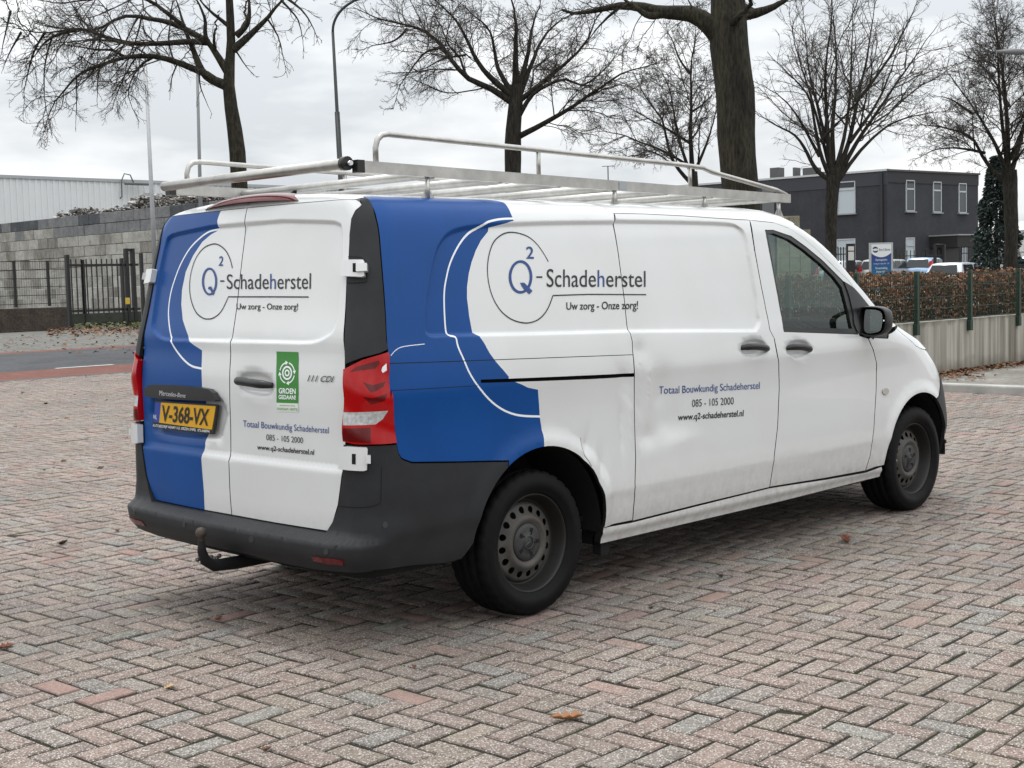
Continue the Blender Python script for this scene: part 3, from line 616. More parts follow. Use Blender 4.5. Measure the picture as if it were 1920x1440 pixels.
MB().bbox(.75, 2.0, -.35, .5, .20, .36, .04).build('added_fuel_tank', GAP, van); MB().bbox(-.75, -.2, -.3, .3, .24, .36, .05).build('added_wheel_carrier', GAP, van); MB().bbox(2.6, 3.9, -.45, .45, .20, .36, .05).build('added_engine_tray', GAP, van); MB().tube([(0, -.75, .327), (0, .75, .327)], .06, 10).build('rear_axle', GAP, van)  # unseen underbody boxes added to deepen the shade on the paving below
for s_ in (1, -1): MB().box(.5, 2.98, s_*.80-.04, s_*.80+.04, .23, .36).build('floor_rail', GAP, van)
MB().box(1.93, 1.97, -.74, .74, .3, 1.80).build('cab_partition', INT, van)
for s_ in (1, -1):
    for c, x0 in ((R_ARCH, 0), (F_ARCH, 0)):
        m = MB(); n = 30; pts = [(c[0]+(c[2]+.012)*math.cos(a), c[1]+(c[2]+.012)*math.sin(a)) for a in np.linspace(math.radians(-4), math.radians(176), n)]
        v = [(x, s_*y, z) for y in (-.915, -.55) for x, z in pts]
        m.add(v, [(k, k+1, n+k+1, n+k) for k in range(n-1)] + [tuple(range(n, 2*n))]); m.build('wheel_well', GAP, van)
# ---- wheels
def make_wheel():
    w = empty('wheel', parent=van)
    m = MB(); n = 132
    prof = [(.205, -.700), (.232, -.695), (.27, -.690), (.30, -.695), (.318, -.712), (.326, -.735), (.329, -.77), (.321, -.772), (.321, -.782), (.329, -.784), (.331, -.818), (.323, -.820), (.323, -.830), (.331, -.832), (.329, -.868), (.321, -.870), (.321, -.880), (.329, -.882), (.326, -.905), (.318, -.922), (.305, -.930), (.298, -.9305), (.296, -.933), (.270, -.936), (.250, -.934), (.247, -.930), (.232, -.926), (.222, -.915), (.2185, -.900), (.205, -.88)]
    m.lathe(prof, n)
    for i, (r_, a) in enumerate(prof):
        if r_ > .3165 and not (abs(a+.777) < .006 or abs(a+.825) < .006 or abs(a+.875) < .006):
            for k in range(n):
                if (k + int((a+.83)*60)) % 4 == 0:
                    x, y, z = m.v[i*n+k]; m.v[i*n+k] = (x*.982, y, z*.982)
    m.build('tyre', RUB, w)
    # pressed steel disc with round holes
    yk = pchip([.07, .088, .100, .112, .125, .14, .160, .172, .182, .190, .196, .205, .2135, .2185, .222], [-.872, -.876, -.8885, -.890, -.882, -.868, -.862, -.858, -.846, -.842, -.850, -.882, -.908, -.915, -.9135])
    out = ell(0, 0, .222, .222, 96); V = list(out); E_ = []; hl = []
    inn = ell(0, 0, .07, .07, 40); V += inn
    for k in range(16):
        a = 2*math.pi*(k+.3)/16; h_ = ell(.1475*math.cos(a), .1475*math.sin(a), .0155, .0155, 14); b = len(V); V += h_; E_ += [(b+i, b+(i+1) % 14) for i in range(14)]; hl.append(h_)
    E_ += [(96+i, 96+(i+1) % 40) for i in range(40)]
    for r_ in (.088, .1, .106, .112, .118, .125, .166, .172, .177, .182, .187, .19, .193, .196, .2, .205, .21, .2135, .216, .2185):
        V += ell(0, 0, r_, r_, 96 if r_ > .13 else 64)
    rv, re, rf, *_ = delaunay_2d_cdt([Vector(q) for q in V], E_, [list(range(96))], 1, 1e-6)
    rv = np.array([(q.x, q.y) for q in rv]); rf = np.array([f for f in rf if len(f) == 3]); cn = rv[rf].mean(1); kp = ~inpoly(cn, inn)
    for h_ in hl: kp &= ~inpoly(cn, h_)
    rf = rf[kp]; y = yk(np.hypot(rv[:, 0], rv[:, 1])); pts = np.c_[rv[:, 0], y, rv[:, 1]]
    rho = np.hypot(*rv[rf].mean(1).T)
    rim = mesh_obj('rim', pts, [tuple(f) for f in rf], [STEELW, mat('rim_barrel', (.012, .011, .010), .5)], w, smooth=True, midx=[int(q > .179) for q in rho])
    b = MB().lathe([(.218, -.90), (.20, -.80), (.20, -.72)], 48); b.lathe([(.165, -.80), (.06, -.80)], 40); b.build('brake_drum', GAP, w)
    c = MB(); c.lathe([(.0, -.8905), (.03, -.890), (.031, -.8885), (.06, -.8895), (.08, -.886), (.087, -.878), (.0885, -.868)], 48)
    cap = c.build('hub_cap', CAPM, w)
    for k in range(5):
        a = 2*math.pi*k/5+.35; M_ = Matrix.Rotation(a, 4, 'Y'); MB().prism([(-.008, .048), (.003, .048), (.003, .036), (.008, .036), (.008, .066), (-.008, .066)], .8800, .8915, M=M_ @ Matrix.Rotation(math.pi/2, 4, 'X')).build('cap_slot', GAP, w)
    e = MB()
    for k in range(3):
        a = 2*math.pi*k/3; M_ = Matrix.Rotation(a, 4, 'Y'); e.add([tuple(M_ @ Vector(q)) for q in ((-.0045, -.891, 0), (.0045, -.891, 0), (0, -.892, .026), (0, -.8945, 0))], [(0, 2, 3), (3, 2, 1), (0, 3, 1)])
    e.lathe([(.0265, -.8905), (.0265, -.8935), (.0295, -.8935), (.0295, -.8905)], 40); e.build('star_emblem', mat('emblem_grey', (.05, .05, .052), .35), w)
    return w
wh = make_wheel(); wh.location = (0, 0, .327)
for x, rz, st in ((3.43, 0, .0), (0, math.pi, 0), (3.43, math.pi, 0)):
    c = copy_tree(wh, van); c.location = (x, -.008 if (x and not rz) else 0, .327); c.rotation_euler = (0, 0.9 if x else .4, rz)
# ---- surface slabs and bars placed from the photo
def UTb(f, pts): return [px_ut(*f(*q), bvs=DB) for q in pts]
def slab(name, f, pts, m, h_, parent=van, disp=NODISP, sm=0, sp=.03, **k):
    poly = UT(f, pts) if isinstance(pts[0], tuple) and f else pts
    if sm: poly = smooth_line(poly, sm, True)
    return panel(name, poly, [m] if not isinstance(m, list) else m, parent, off=h_, lip=abs(h_)+.006, gap=0, sp=sp, disp=disp, **k)
def bar(name, f, pts, offs, rads, m, parent=van, n=10, flat=1.0):
    P_ = []
    for q, o in zip(pts, offs):
        u, t = px_ut(*f(*q)); p, nn = PN(np.array([u]), np.array([t])); P_.append(p[0]+nn[0]*o)
    P_ = smooth_line(P_, 4); R_ = list(np.interp(np.linspace(0, 1, len(P_)), np.linspace(0, 1, len(rads)), rads))
    return MB().tube(P_, R_, n).build(name, m, parent)
bar('door_handle', r5, [(728, 852), (750, 846), (800, 846), (850, 854), (870, 862)], [-.012, .018, .026, .018, -.010], [.010, .018, .019, .018, .010], TRIM, sdoor)
bar('door_handle', r5, [(976, 853), (995, 847), (1040, 848), (1085, 857), (1103, 865)], [-.012, .018, .026, .018, -.010], [.010, .018, .019, .018, .010], TRIM, fdoor)
bar('door_handle', r1, [(792, 1335), (830, 1330), (900, 1340), (980, 1352), (1022, 1362)], [-.006, .018, .024, .02, -.012], [.011, .019, .018, .019, .012], TRIM, rd)
for f, c in ((r5, (1020, 843)), (r5, (770, 832))): pass
slab('side_repeater', r5, ell(1510, 1087, 17, 18, 16), mat('repeater_lens', (.42, .40, .36), .25, coat=.5), .008, sp=.05)
# hinges of the right rear door (and their twins on the left)
HNG = [(r1, [(1520, 536), (1525, 530), (1650, 533), (1655, 545), (1655, 640), (1640, 646), (1525, 638), (1518, 630)], .028), (r2, [(1505, 558), (1560, 556), (1665, 562), (1672, 575), (1668, 712), (1650, 718), (1510, 706), (1503, 700)], .024)]
for f, pts, h_ in HNG:
    q = UT(f, pts)
    for s_ in (1, -1):
        hg = slab('door_hinge', None, [(s_*u, t) for u, t in q], WHITE, h_)
KN = [(r1, [(1617, 560), (1672, 560), (1674, 612), (1617, 614)]), (r2, [(1668, 612), (1690, 614), (1690, 668), (1668, 666)])]
for f, pts in KN:
    q = UT(f, pts)
    for s_ in (1, -1): slab('hinge_pin', None, [(s_*u, t) for u, t in q], WHITE, .040)
for f, pts in ((r1, [(1594, 556), (1618, 556), (1618, 616), (1594, 614)]), (r2, [(1586, 605), (1606, 605), (1606, 675), (1586, 672)])):
    slab('hinge_slot', f, pts, GAP, .0295 if f is r1 else .0255)
# seam in the corner cover and the cover of the hinge cut-out
for f, L_ in ((r2, [(1760, 700), (1757, 900), (1745, 940), (1700, 958), (1640, 965), (1480, 957)]),):
    q = UTb(f, L_); panel('bumper_seam', strip(smooth_line(q, 3), .004), [GAP], van, disp=dbump, off=.0015, gap=0, lip=0, sp=.05)
for f, L_ in ((r1, [(1545, 505), (1620, 508), (1640, 520), (1660, 545), (1664, 640), (1650, 675), (1535, 680)]),):
    panel('trim_seam', strip(smooth_line(UT(f, L_), 3), .0035), [GAP], van, off=.0052, gap=0, lip=0, sp=.05)
RFL = [px_ut(*r2(*q), bvs=DB) for q in [(1300, 1290), (1410, 1302), (1521, 1318), (1508, 1351), (1400, 1340), (1312, 1322)]]
for s_ in (1, -1): panel('reflector', [(s_*u, t) for u, t in RFL], [REDD], van, disp=dbump, off=.004, gap=0, sp=.05, lip=.01)
for c in ((1785, 1080), (1393, 1260), (895, 1178), (447, 1076), (112, 990)):
    q = UTb(r2, ell(c[0], c[1], 17 if c[0] > 500 else 9, 21, 14)); panel('parking_sensor', q, [CAPM], van, disp=dbump, off=.002, gap=0, sp=.05, lip=.004)
# third brake lamp on the rear edge of the roof
m = MB(); nn = 24
v = []; f = []
for i in range(nn+1):
    s = -1+2*i/nn; hh = (1-abs(s)**3)**.5; y = s*.36; x0 = -.835+.03*s*s; zb = 1.872-.012*s*s
    for a in np.linspace(0, math.pi, 9): v.append((x0+.075-.085*math.cos(a)*1.0, y, zb+.040*hh*math.sin(a)*1.0+.004))
k = 9
for i in range(nn):
    for j in range(k-1): f.append((i*k+j, (i+1)*k+j, (i+1)*k+j+1, i*k+j+1))
m.add(v, f, 0, True); m.build('brake_light', REDD, van)
# ---- grip strip and number plate on the left door
GS = slab('grip_strip', r2, [(203, 218), (207, 175), (225, 152), (260, 146), (400, 150), (560, 163), (630, 176), (660, 200), (683, 248), (676, 256), (620, 254), (400, 244), (260, 232)], TRIM, .020, parent=ld)
plate = slab('number_plate', r2, [(258, 250), (674, 280), (645, 478), (242, 430)], TRIM, .006, sp=.06)
PQ = [(264, 262), (666, 290), (640, 446), (252, 394)]
YEL = mat('plate_yellow', (.62, .33, .012), .4); NLB = mat('plate_blue', (.015, .05, .30), .4)
def quad_px(f, q, s, t):
    a, b, c, d = [np.array(f(*v), float) for v in q]   # TL TR BR BL ; s right, t up
    return (d*(1-s)+c*s)*(1-t) + (a*(1-s)+b*s)*t
def ut_quad(f, q, s0, s1, t0=0, t1=1): return [px_ut(*quad_px(f, q, s, t)) for s, t in ((s0, t0), (s1, t0), (s1, t1), (s0, t1))]
panel('plate_field', ut_quad(r2, PQ, .095, 1), [YEL], plate, off=.0085, gap=0, lip=.003, sp=.06)
panel('country_strip', ut_quad(r2, PQ, 0, .095), [NLB], plate, off=.0085, gap=0, lip=.003, sp=.06)
# ---- lettering: font outlines laid on the panels
def glyphs(txt, sub=None, shear=0., bold=0.):
    c = bpy.data.curves.new('t', 'FONT'); c.body = txt; c.resolution_u = 5; c.shear = shear; c.offset = bold; c.fill_mode = 'FRONT'
    c.dimensions = '2D'; c.materials.append(BLACK); c.materials.append(PBLUE)
    if sub:
        for i in sub: c.body_format[i].material_index = 1
    o = bpy.data.objects.new('t', c); COL.objects.link(o); bpy.context.view_layer.update()
    dg = bpy.context.evaluated_depsgraph_get(); me = bpy.data.meshes.new_from_object(o.evaluated_get(dg))
    v = np.array([q.co[:2] for q in me.vertices]); f = [tuple(p.vertices) for p in me.polygons]; mi = [p.material_index for p in me.polygons]
    bpy.data.objects.remove(o); bpy.data.curves.remove(c); bpy.data.meshes.remove(me)
    return v, f, mi
_h = glyphs('H')[0]; CAPH = _h[:, 1].max(); 
def lettering(name, txt, f, quad, m, parent, disp=NODISP, off=.0022, sub=None, shear=0., bold=0., asc=False, m2=None, bvs=None):
    """quad TL TR BR BL in zoom pixels around the baseline..cap-height box"""
    v, fc, mi = glyphs(txt, sub, shear, bold); x0, x1 = v[:, 0].min(), v[:, 0].max(); top = CAPH*(1.06 if asc else 1.0)
    ut = np.array([px_ut(*quad_px(f, quad, (a-x0)/(x1-x0), b/top), bvs=bvs) for a, b in v])
    p, n = PN(ut[:, 0], ut[:, 1]); p = p+n*(disp(ut[:, 0], ut[:, 1], p)+off)[:, None]
    a = np.cross(p[fc[0][1]]-p[fc[0][0]], p[fc[0][2]]-p[fc[0][0]])@n[fc[0][0]]
    if a < 0: fc = [tuple(reversed(q)) for q in fc]
    fx = [(min(v[i][0] for i in q), max(v[i][0] for i in q)) for q in fc]; od = sorted(range(len(fc)), key=lambda k: fx[k][0]); words = []; hi = -1e9
    for k in od:                                   # one object per word
        if fx[k][0] > hi+.20*CAPH: words.append([])
        words[-1].append(k); hi = max(hi, fx[k][1])
    for w in words:
        used = sorted({i for k in w for i in fc[k]}); mp2 = {i: n_ for n_, i in enumerate(used)}
        o = mesh_obj(name, p[used], [tuple(mp2[i] for i in fc[k]) for k in w], [m, m2 or PBLUE], parent, midx=[mi[k] for k in w])
    return o
def decal(name, poly, m, parent, disp=NODISP, off=.002, holes=(), sp=.03):
    return panel(name, poly, [m], parent, disp=disp, off=off, gap=0, lip=0, sp=sp, holes=holes)
def logo(f, o, parent, disp, ring, rw, arc, lw, tail, dash, two, two_sh):
    decal('logo_letter', UT(f, ell(ring[0], ring[1], ring[2], ring[3], 40)), PBLUE, parent, disp, holes=[UT(f, ell(ring[0], ring[1], ring[2]-rw, ring[3]-rw, 40))])
    decal('logo_tail', UT(f, tail), PBLUE, parent, disp, off=.0026)
    decal('logo_ring', strip(smooth_line(UT(f, arc[:-2]), 4) + UT(f, arc[-2:]), lw), BLACK, parent, disp)
    decal('logo_dash', UT(f, dash), BLACK, parent, disp)
    lettering('logo_superscript', '2', f, two, PBLUE, parent, disp, shear=two_sh, bold=.012)
dQS = lambda u, t, p: np.where(p[:, 0] < PN(np.array([S1[len(S1)//2][0]]), np.array([S1[len(S1)//2][1]]))[0][0][0], recq(u, t, p), recs(u, t, p))
logo(r3, 0, qr, dQS, (1088, 570, 71, 101), 16, [(1255, 478), (1225, 425), (1180, 365), (1120, 320), (1040, 300), (980, 312), (930, 355), (903, 420), (890, 500), (893, 580), (910, 660), (940, 730), (980, 785), (1040, 828), (1110, 847), (1165, 840), (1210, 815), (1250, 765), (1283, 682), (1500, 675), (1842, 677)], .0055,
     [(1085, 605), (1110, 605), (1160, 655), (1140, 674), (1105, 640), (1095, 625)], [(1183, 566), (1219, 566), (1219, 576), (1183, 576)], [(1122, 388), (1166, 390), (1168, 460), (1122, 459)], .0)
lettering('lettering', 'Schadeherstel', r3, [(1245, 523), (1838, 534), (1838, 630), (1245, 630)], BLACK, qr, dQS, sub=[6], asc=False)
lettering('lettering', 'Uw zorg - Onze zorg!', r3, [(1363, 724), (1793, 716), (1793, 763), (1363, 767)], BLACK, qr, dQS, bold=.012)
def dR(u, t, p): return recr(u, t, p)+drear(u, t, p)
logo(r1, 0, ld, dR, (600, 665, 51, 93), 14, [(752, 575), (735, 510), (705, 455), (660, 420), (620, 415), (570, 435), (530, 475), (495, 540), (472, 630), (467, 720), (480, 800), (510, 870), (550, 905), (585, 915), (630, 905), (680, 860), (725, 767), (1000, 767), (1260, 768)], .0055,
     [(595, 700), (612, 698), (634, 742), (622, 758), (606, 722), (590, 715)], [(671, 657), (698, 657), (698, 667), (671, 667)], [(660, 497), (690, 497), (690, 560), (660, 560)], .15)
lettering('lettering', 'Schadeherstel', r1, [(715, 618), (1277, 609), (1275, 714), (715, 715)], BLACK, rd, dR, sub=[6])
lettering('lettering', 'Uw zorg - Onze zorg!', r1, [(780, 812), (1190, 812), (1190, 852), (780, 850)], BLACK, rd, dR, bold=.012)
dS = lambda u, t, p: dents(u, t, p)
for f, P_, dd, tops in ((r6, sdoor, dS, [[(180, 315), (732, 288), (732, 326), (180, 357)], [(352, 388), (586, 374), (586, 414), (352, 429)], [(278, 470), (643, 446), (643, 480), (278, 504)]]),
                        (r2, rd, dR, [[(825, 385), (1396, 432), (1396, 473), (825, 428)], [(980, 478), (1225, 500), (1225, 538), (980, 517)], [(920, 548), (1300, 582), (1300, 616), (920, 578)]])):
    lettering('lettering', 'Totaal Bouwkundig Schadeherstel', f, tops[0], mat('blue_lettering', (.022, .06, .22), .45), P_, dd)
    lettering('lettering', '085 - 105 2000', f, tops[1], mat('grey_lettering', (.03, .034, .045), .45), P_, dd)
    lettering('lettering', 'www.q2-schadeherstel.nl', f, tops[2], BLACK, P_, dd, bold=.016, shear=.12)
# green sticker
GRN = mat('green_sticker', (.035, .21, .03), .4); PALE = mat('pale_sticker', (.66, .70, .64), .4)
gq = [px_ut(*r1(1050, 1133)), px_ut(*r1(1196, 1137)), px_ut(*r2(1192, 273)), px_ut(*r2(1048, 268))]
decal('sticker', gq, GRN, rd, dR, .0018); decal('sticker_base', UT(r2, [(1048, 268), (1192, 273), (1194, 329), (1050, 327)]), PALE, rd, dR, .0018)
lettering('sticker_text', 'GROEN', r2, [(1064, 171), (1177, 174), (1177, 209), (1064, 204)], LINE, rd, dR, .0026, bold=.025, m2=LINE)
lettering('sticker_text', 'GEDAAN!', r2, [(1063, 216), (1177, 220), (1177, 247), (1063, 242)], LINE, rd, dR, .0026, bold=.025, m2=LINE)
lettering('sticker_text', 'DUURZAAM | HERSTEL', r2, [(1053, 300), (1192, 305), (1192, 322), (1053, 317)], GRN, rd, dR, .0026, m2=LINE)
lettering('sticker_text', 'gecertificeerd door stichting', r2, [(1070, 280), (1172, 284), (1172, 293), (1070, 289)], GRN, rd, dR, .0026, m2=LINE)
for ra_, rb_ in ((17, 0), (34, 25)): decal('sticker_ring', UT(r1, ell(1120, 1277, ra_*.98, ra_*1.4, 30)), LINE, rd, dR, .0026, holes=[UT(r1, ell(1120, 1277, rb_*.98, rb_*1.4, 30))] if rb_ else [UT(r1, ell(1120, 1277, 9, 13, 16))])
for k in range(4):
    L_ = [(1120+49*math.cos(a), 1277+69*math.sin(a)) for a in np.linspace(k*math.pi/2+.25, k*math.pi/2+1.4, 9)]
    decal('sticker_arrow', strip(UT(r1, L_), .006), LINE, rd, dR, .0026)
    a = k*math.pi/2+1.45; c_ = (1120+49*math.cos(a), 1277+69*math.sin(a)); t_ = (-49*math.sin(a), 69*math.cos(a)); n_ = (49*math.cos(a), 69*math.sin(a))
    decal('sticker_arrow', UT(r1, [(c_[0]+n_[0]*.22-t_[0]*.1, c_[1]+n_[1]*.22-t_[1]*.1), (c_[0]-n_[0]*.22-t_[0]*.1, c_[1]-n_[1]*.22-t_[1]*.1), (c_[0]+t_[0]*.25, c_[1]+t_[1]*.25)]), LINE, rd, dR, .0026)
lettering('model_badge', '111 CDI', r1, [(1262, 1293), (1437, 1300), (1430, 1339), (1256, 1332)], mat('badge_grey', (.16, .16, .165), .25, metal=.8), rd, dR, .005, bold=.02, shear=.25)
lettering('maker_name', 'Mercedes-Benz', r2, [(310, 183), (486, 207), (481, 231), (307, 216)], mat('badge_silver', (.6, .61, .62), .3, metal=.3), ld, NODISP, .0215)
lettering('plate_number', 'V-368-VX', r2, [(312, 285), (628, 312), (617, 416), (306, 385)], BLACK, plate, NODISP, .011, bold=.02)
lettering('country_code', 'NL', r2, [(256, 345), (280, 348), (277, 376), (254, 371)], LINE, plate, NODISP, .011)
lettering('holder_text', 'AUTOBEDRIJF HENRY V.D. BIEZEN EMPEL  073-6480941', r2, [(248, 409), (628, 449), (625, 466), (246, 425)], LINE, plate, NODISP, .0085)
# ---- mirrors
def mirror_set(sg):
    X0 = 2.74
    fp = lambda q: at_plane(*r5(*q), (X0, 0, 0), (1, 0, 0))
    ol = [fp(q) for q in smooth_line([(1366, 650), (1380, 629), (1440, 626), (1490, 634), (1512, 660), (1516, 715), (1508, 752), (1480, 778), (1430, 786), (1390, 780), (1370, 765), (1364, 700)], 3, True)]
    ol = np.array(ol); c = ol.mean(0); n = len(ol); rings = []
    for dx, sc_ in ((0, 1.0), (.012, 1.03), (.06, 1.03), (.09, .93), (.12, .74), (.137, .42), (.14, .05)):
        r_ = c+(ol-c)*sc_; r_[:, 0] += dx; rings.append(r_)
    ir = c+(ol-c)*.93; ir2 = ir.copy(); ir2[:, 0] += .018
    R_ = [ir2, ir]+rings; v = np.concatenate(R_); v[:, 1] *= sg
    f = [(i*n+k, i*n+(k+1) % n, (i+1)*n+(k+1) % n, (i+1)*n+k) for i in range(len(R_)-1) for k in range(n)]
    m = MB().add(v, f, 0, True); h_ = m.build('wing_mirror', TRIM, van)
    g = np.array([fp(q) for q in smooth_line([(1392, 652), (1412, 642), (1465, 648), (1486, 672), (1488, 720), (1478, 757), (1440, 770), (1405, 768), (1390, 740)], 3, True)]); g[:, 0] += .016+(g[:, 2]-g[:, 2].mean())*.10; g[:, 1] *= sg
    mesh_obj('mirror_glass', g, [tuple(range(len(g))) if sg > 0 else tuple(reversed(range(len(g))))], mat('mirror_silver', (.82, .86, .86), .03, metal=1.), h_)
    a = np.array([c[0]+.08, c[1]*1.0+.09, c[2]-.07]); b = np.array([c[0]+.13, -.93, c[2]-.08])
    a[1] *= sg; b[1] *= sg; MB().tube([a, (a+b)/2, b], [.045, .04, .05], 10).build('mirror_arm', TRIM, h_)
mirror_set(1); mirror_set(-1)
# ---- tow bar
t = MB(); t.lathe([(.0, .465), (.012, .462), (.021, .454), (.025, .44), (.021, .425), (.013, .418), (.013, .40)], 20, axis='z', c=(-1.13, 0, 0))
tb = t.build('tow_ball', mat('rusty_steel', (.07, .055, .045), .6, metal=.4, var=(40, .4)), van)
MB().tube([(-1.13, 0, .405), (-1.13, 0, .36), (-1.115, 0, .315), (-1.07, 0, .285), (-.95, 0, .28), (-.7, 0, .28)], [.014, .02, .024, .027, .03, .03], 12).build('tow_neck', GAP, tb)
m = MB()
for k in range(9): m.lathe([(.004, -.004), (.010, -.004), (.010, .004), (.004, .004)], 8, c=(-1.135+.012*k, .03-.003*k, .318+.006*math.sin(k*1.7)))
m.build('safety_chain', mat('dull_zinc', (.10, .10, .10), .5, metal=.6), tb)
MB().tube([(-.72, -.25, .30), (-.6, -.3, .27), (-.3, -.3, .26)], .04, 12).build('exhaust_pipe', GAP, van)
MB().tube([(-.88, -.6, .35), (-.88, .6, .35)], .035, 10).build('cross_member', GAP, van)
MB().box(.50, .56, -.88, -.83, .185, .27).build('jacking_point', GAP, van)
# ---- cab interior
d = MB(); d.bbox(2.95, 3.5, -.80, .80, .72, 1.13, .05); d.build('dashboard', INTG, van)
b_ = MB().bbox(2.88, 3.2, .15, .62, 1.02, 1.2, .05); b_.build('instrument_binnacle', INT, van)
s_ = MB(); cw = Vector((2.80, .40, 1.06)); Mr = Matrix.Translation(cw) @ Matrix.Rotation(math.radians(-28), 4, 'Y')
pts = [tuple(Mr @ Vector((0, .19*math.cos(a), .19*math.sin(a)))) for a in np.linspace(0, 2*math.pi, 33)]
s_.tube(pts, .016, 8, cap=False); s_.tube([tuple(Mr @ Vector((0, -.19, 0))), tuple(Mr @ Vector((.03, 0, 0))), tuple(Mr @ Vector((0, .19, 0)))], .02, 8); s_.build('steering_wheel', INT, van)
def seat(y):
    s = MB(); s.bbox(2.05, 2.55, y-.25, y+.25, .55, .80, .06); st = s.build('seat', INT, van)
    s = MB(); s.bbox(2.02, 2.17, y-.24, y+.24, .78, 1.36, .06, M=Matrix.Translation((2.1, 0, .78)) @ Matrix.Rotation(math.radians(-8), 4, 'Y') @ Matrix.Translation((-2.1, 0, -.78))); s.build('backrest', INT, st)
    s = MB(); s.bbox(1.96, 2.06, y-.14, y+.14, 1.40, 1.62, .04); s.build('headrest', INT, st)
seat(-.42); seat(.42)
MB().bbox(2.35, 2.5, -.08, .08, 1.52, 1.58, .015).build('rear_view_mirror', INT, van)
# ---- roof rack (bolted to the roof: a part of the van with its own pieces)
YR = .72
def rk(f, x, y, yy=-YR): return at_y(*f(x, y), yy)
A = rk(r7, 1035, 240); B = rk(r8, 1735, 428); A[2] -= .004
xA, zA, xB, zB = A[0], A[2], B[0], B[2]
zr = lambda x: zA+(zB-zA)*(x-xA)/(xB-xA)
def rail(sg):
    m = MB(); hw, hh = .016, .024
    v = [(x, sg*YR+dy, zr(x)+dz) for x in (xA, xB) for dy in (-hw, hw) for dz in (-hh, hh)]
    m.add(v, [(0, 1, 3, 2), (4, 6, 7, 5), (0, 4, 5, 1), (2, 3, 7, 6), (0, 2, 6, 4), (1, 5, 7, 3)]); return m
rack = rail(-1).build('roof_rack', INOX, van); rail(1).build('side_rail', INOX, rack)
MB().box(xA-.008, xA+.03, -YR-.018, -YR+.018, zA-.026, zA+.026).build('rail_end_cap', TRIM, rack); MB().box(xA-.008, xA+.03, YR-.018, YR+.018, zA-.026, zA+.026).build('rail_end_cap', TRIM, rack)
for k, x in enumerate((xA+.42, xA+.83, xA+1.22, xA+1.62, xA+2.03, xA+2.42, xA+2.8)):
    MB().tube([(x, -YR, zr(x)-.008), (x, YR, zr(x)-.008)], .021, 12).build('crossbar', INOX, rack)
MB().tube([(xB-.03, -YR, zr(xB)), (xB-.03, YR, zr(xB))], .018, 10).build('crossbar', INOX, rack)
MB().tube([(xA-.035, -YR+.035, zA+.012), (xA-.035, YR-.02, zA+.012)], .023, 16).build('loading_roller', INOX, rack)
MB().tube([(xA-.035, -YR+.01, zA+.012), (xA-.035, -YR+.04, zA+.012)], .029, 16).build('roller_cap', TRIM, rack)
MB().tube([(xA-.035, -YR-.012, zA+.012), (xA-.035, -YR+.02, zA+.012)], .010, 8).build('roller_axle', CHROME, rack)
h1 = rk(r7, 1133, 228)[0]; hz = rk(r7, 1160, 82)[2]; h2 = rk(r8, 1200, 244); 
for sg in (-1, 1):
    y = sg*YR; zt0 = hz; zt1 = h2[2]
    pts = [(h1, y, zr(h1)+.02), (h1, y, zt0-.06), (h1+.012, y, zt0-.025), (h1+.035, y, zt0-.006), (h1+.07, y, zt0), (h2[0]-.1, y, zt1+.002), (h2[0]+.08, y, zt1-.006), (h2[0]+.16, y, zt1-.025), (xB-.12, y, zr(xB)+.045), (xB-.02, y, zr(xB)+.02)]
    MB().tube(pts, .0125, 10).build('guard_hoop', INOX, rack)
    for q in (rk(r8, 327, 162), rk(r8, 1180, 245)):
        MB().tube([(q[0], y, zr(q[0])+.02), (q[0], y, q[2])], .0105, 8).build('hoop_post', INOX, rack)
    for (fx, fy) in (r7(1390, 330), r8(757, 400), r8(1262, 440), r8(1680, 490)):
        q = at_y(fx, fy, -YR); zb = 1.845 if q[0] < 2 else 1.82
        m = MB().tube([(q[0], y, zb), (q[0], y, zr(q[0])-.02)], .011, 8)
        ft = m.build('rack_foot', INOX, rack)
        MB().add([(q[0]-.055, y, zb-.004), (q[0]+.055, y, zb-.004), (q[0]+.012, y, zb+.055), (q[0]-.012, y, zb+.055), (q[0]-.055, y-sg*.03, zb-.004), (q[0]+.055, y-sg*.03, zb-.004)], [(0, 1, 2, 3), (0, 1, 5, 4)]).build('rack_bracket', INOX, rack)
q = rk(r8, 790, 366); MB().box(q[0]-.03, q[0]+.03, -YR-.019, -YR-.0165, zr(q[0])-.019, zr(q[0])+.019).build('rack_sticker', mat('grey_sticker', (.33, .36, .38), .4), rack)
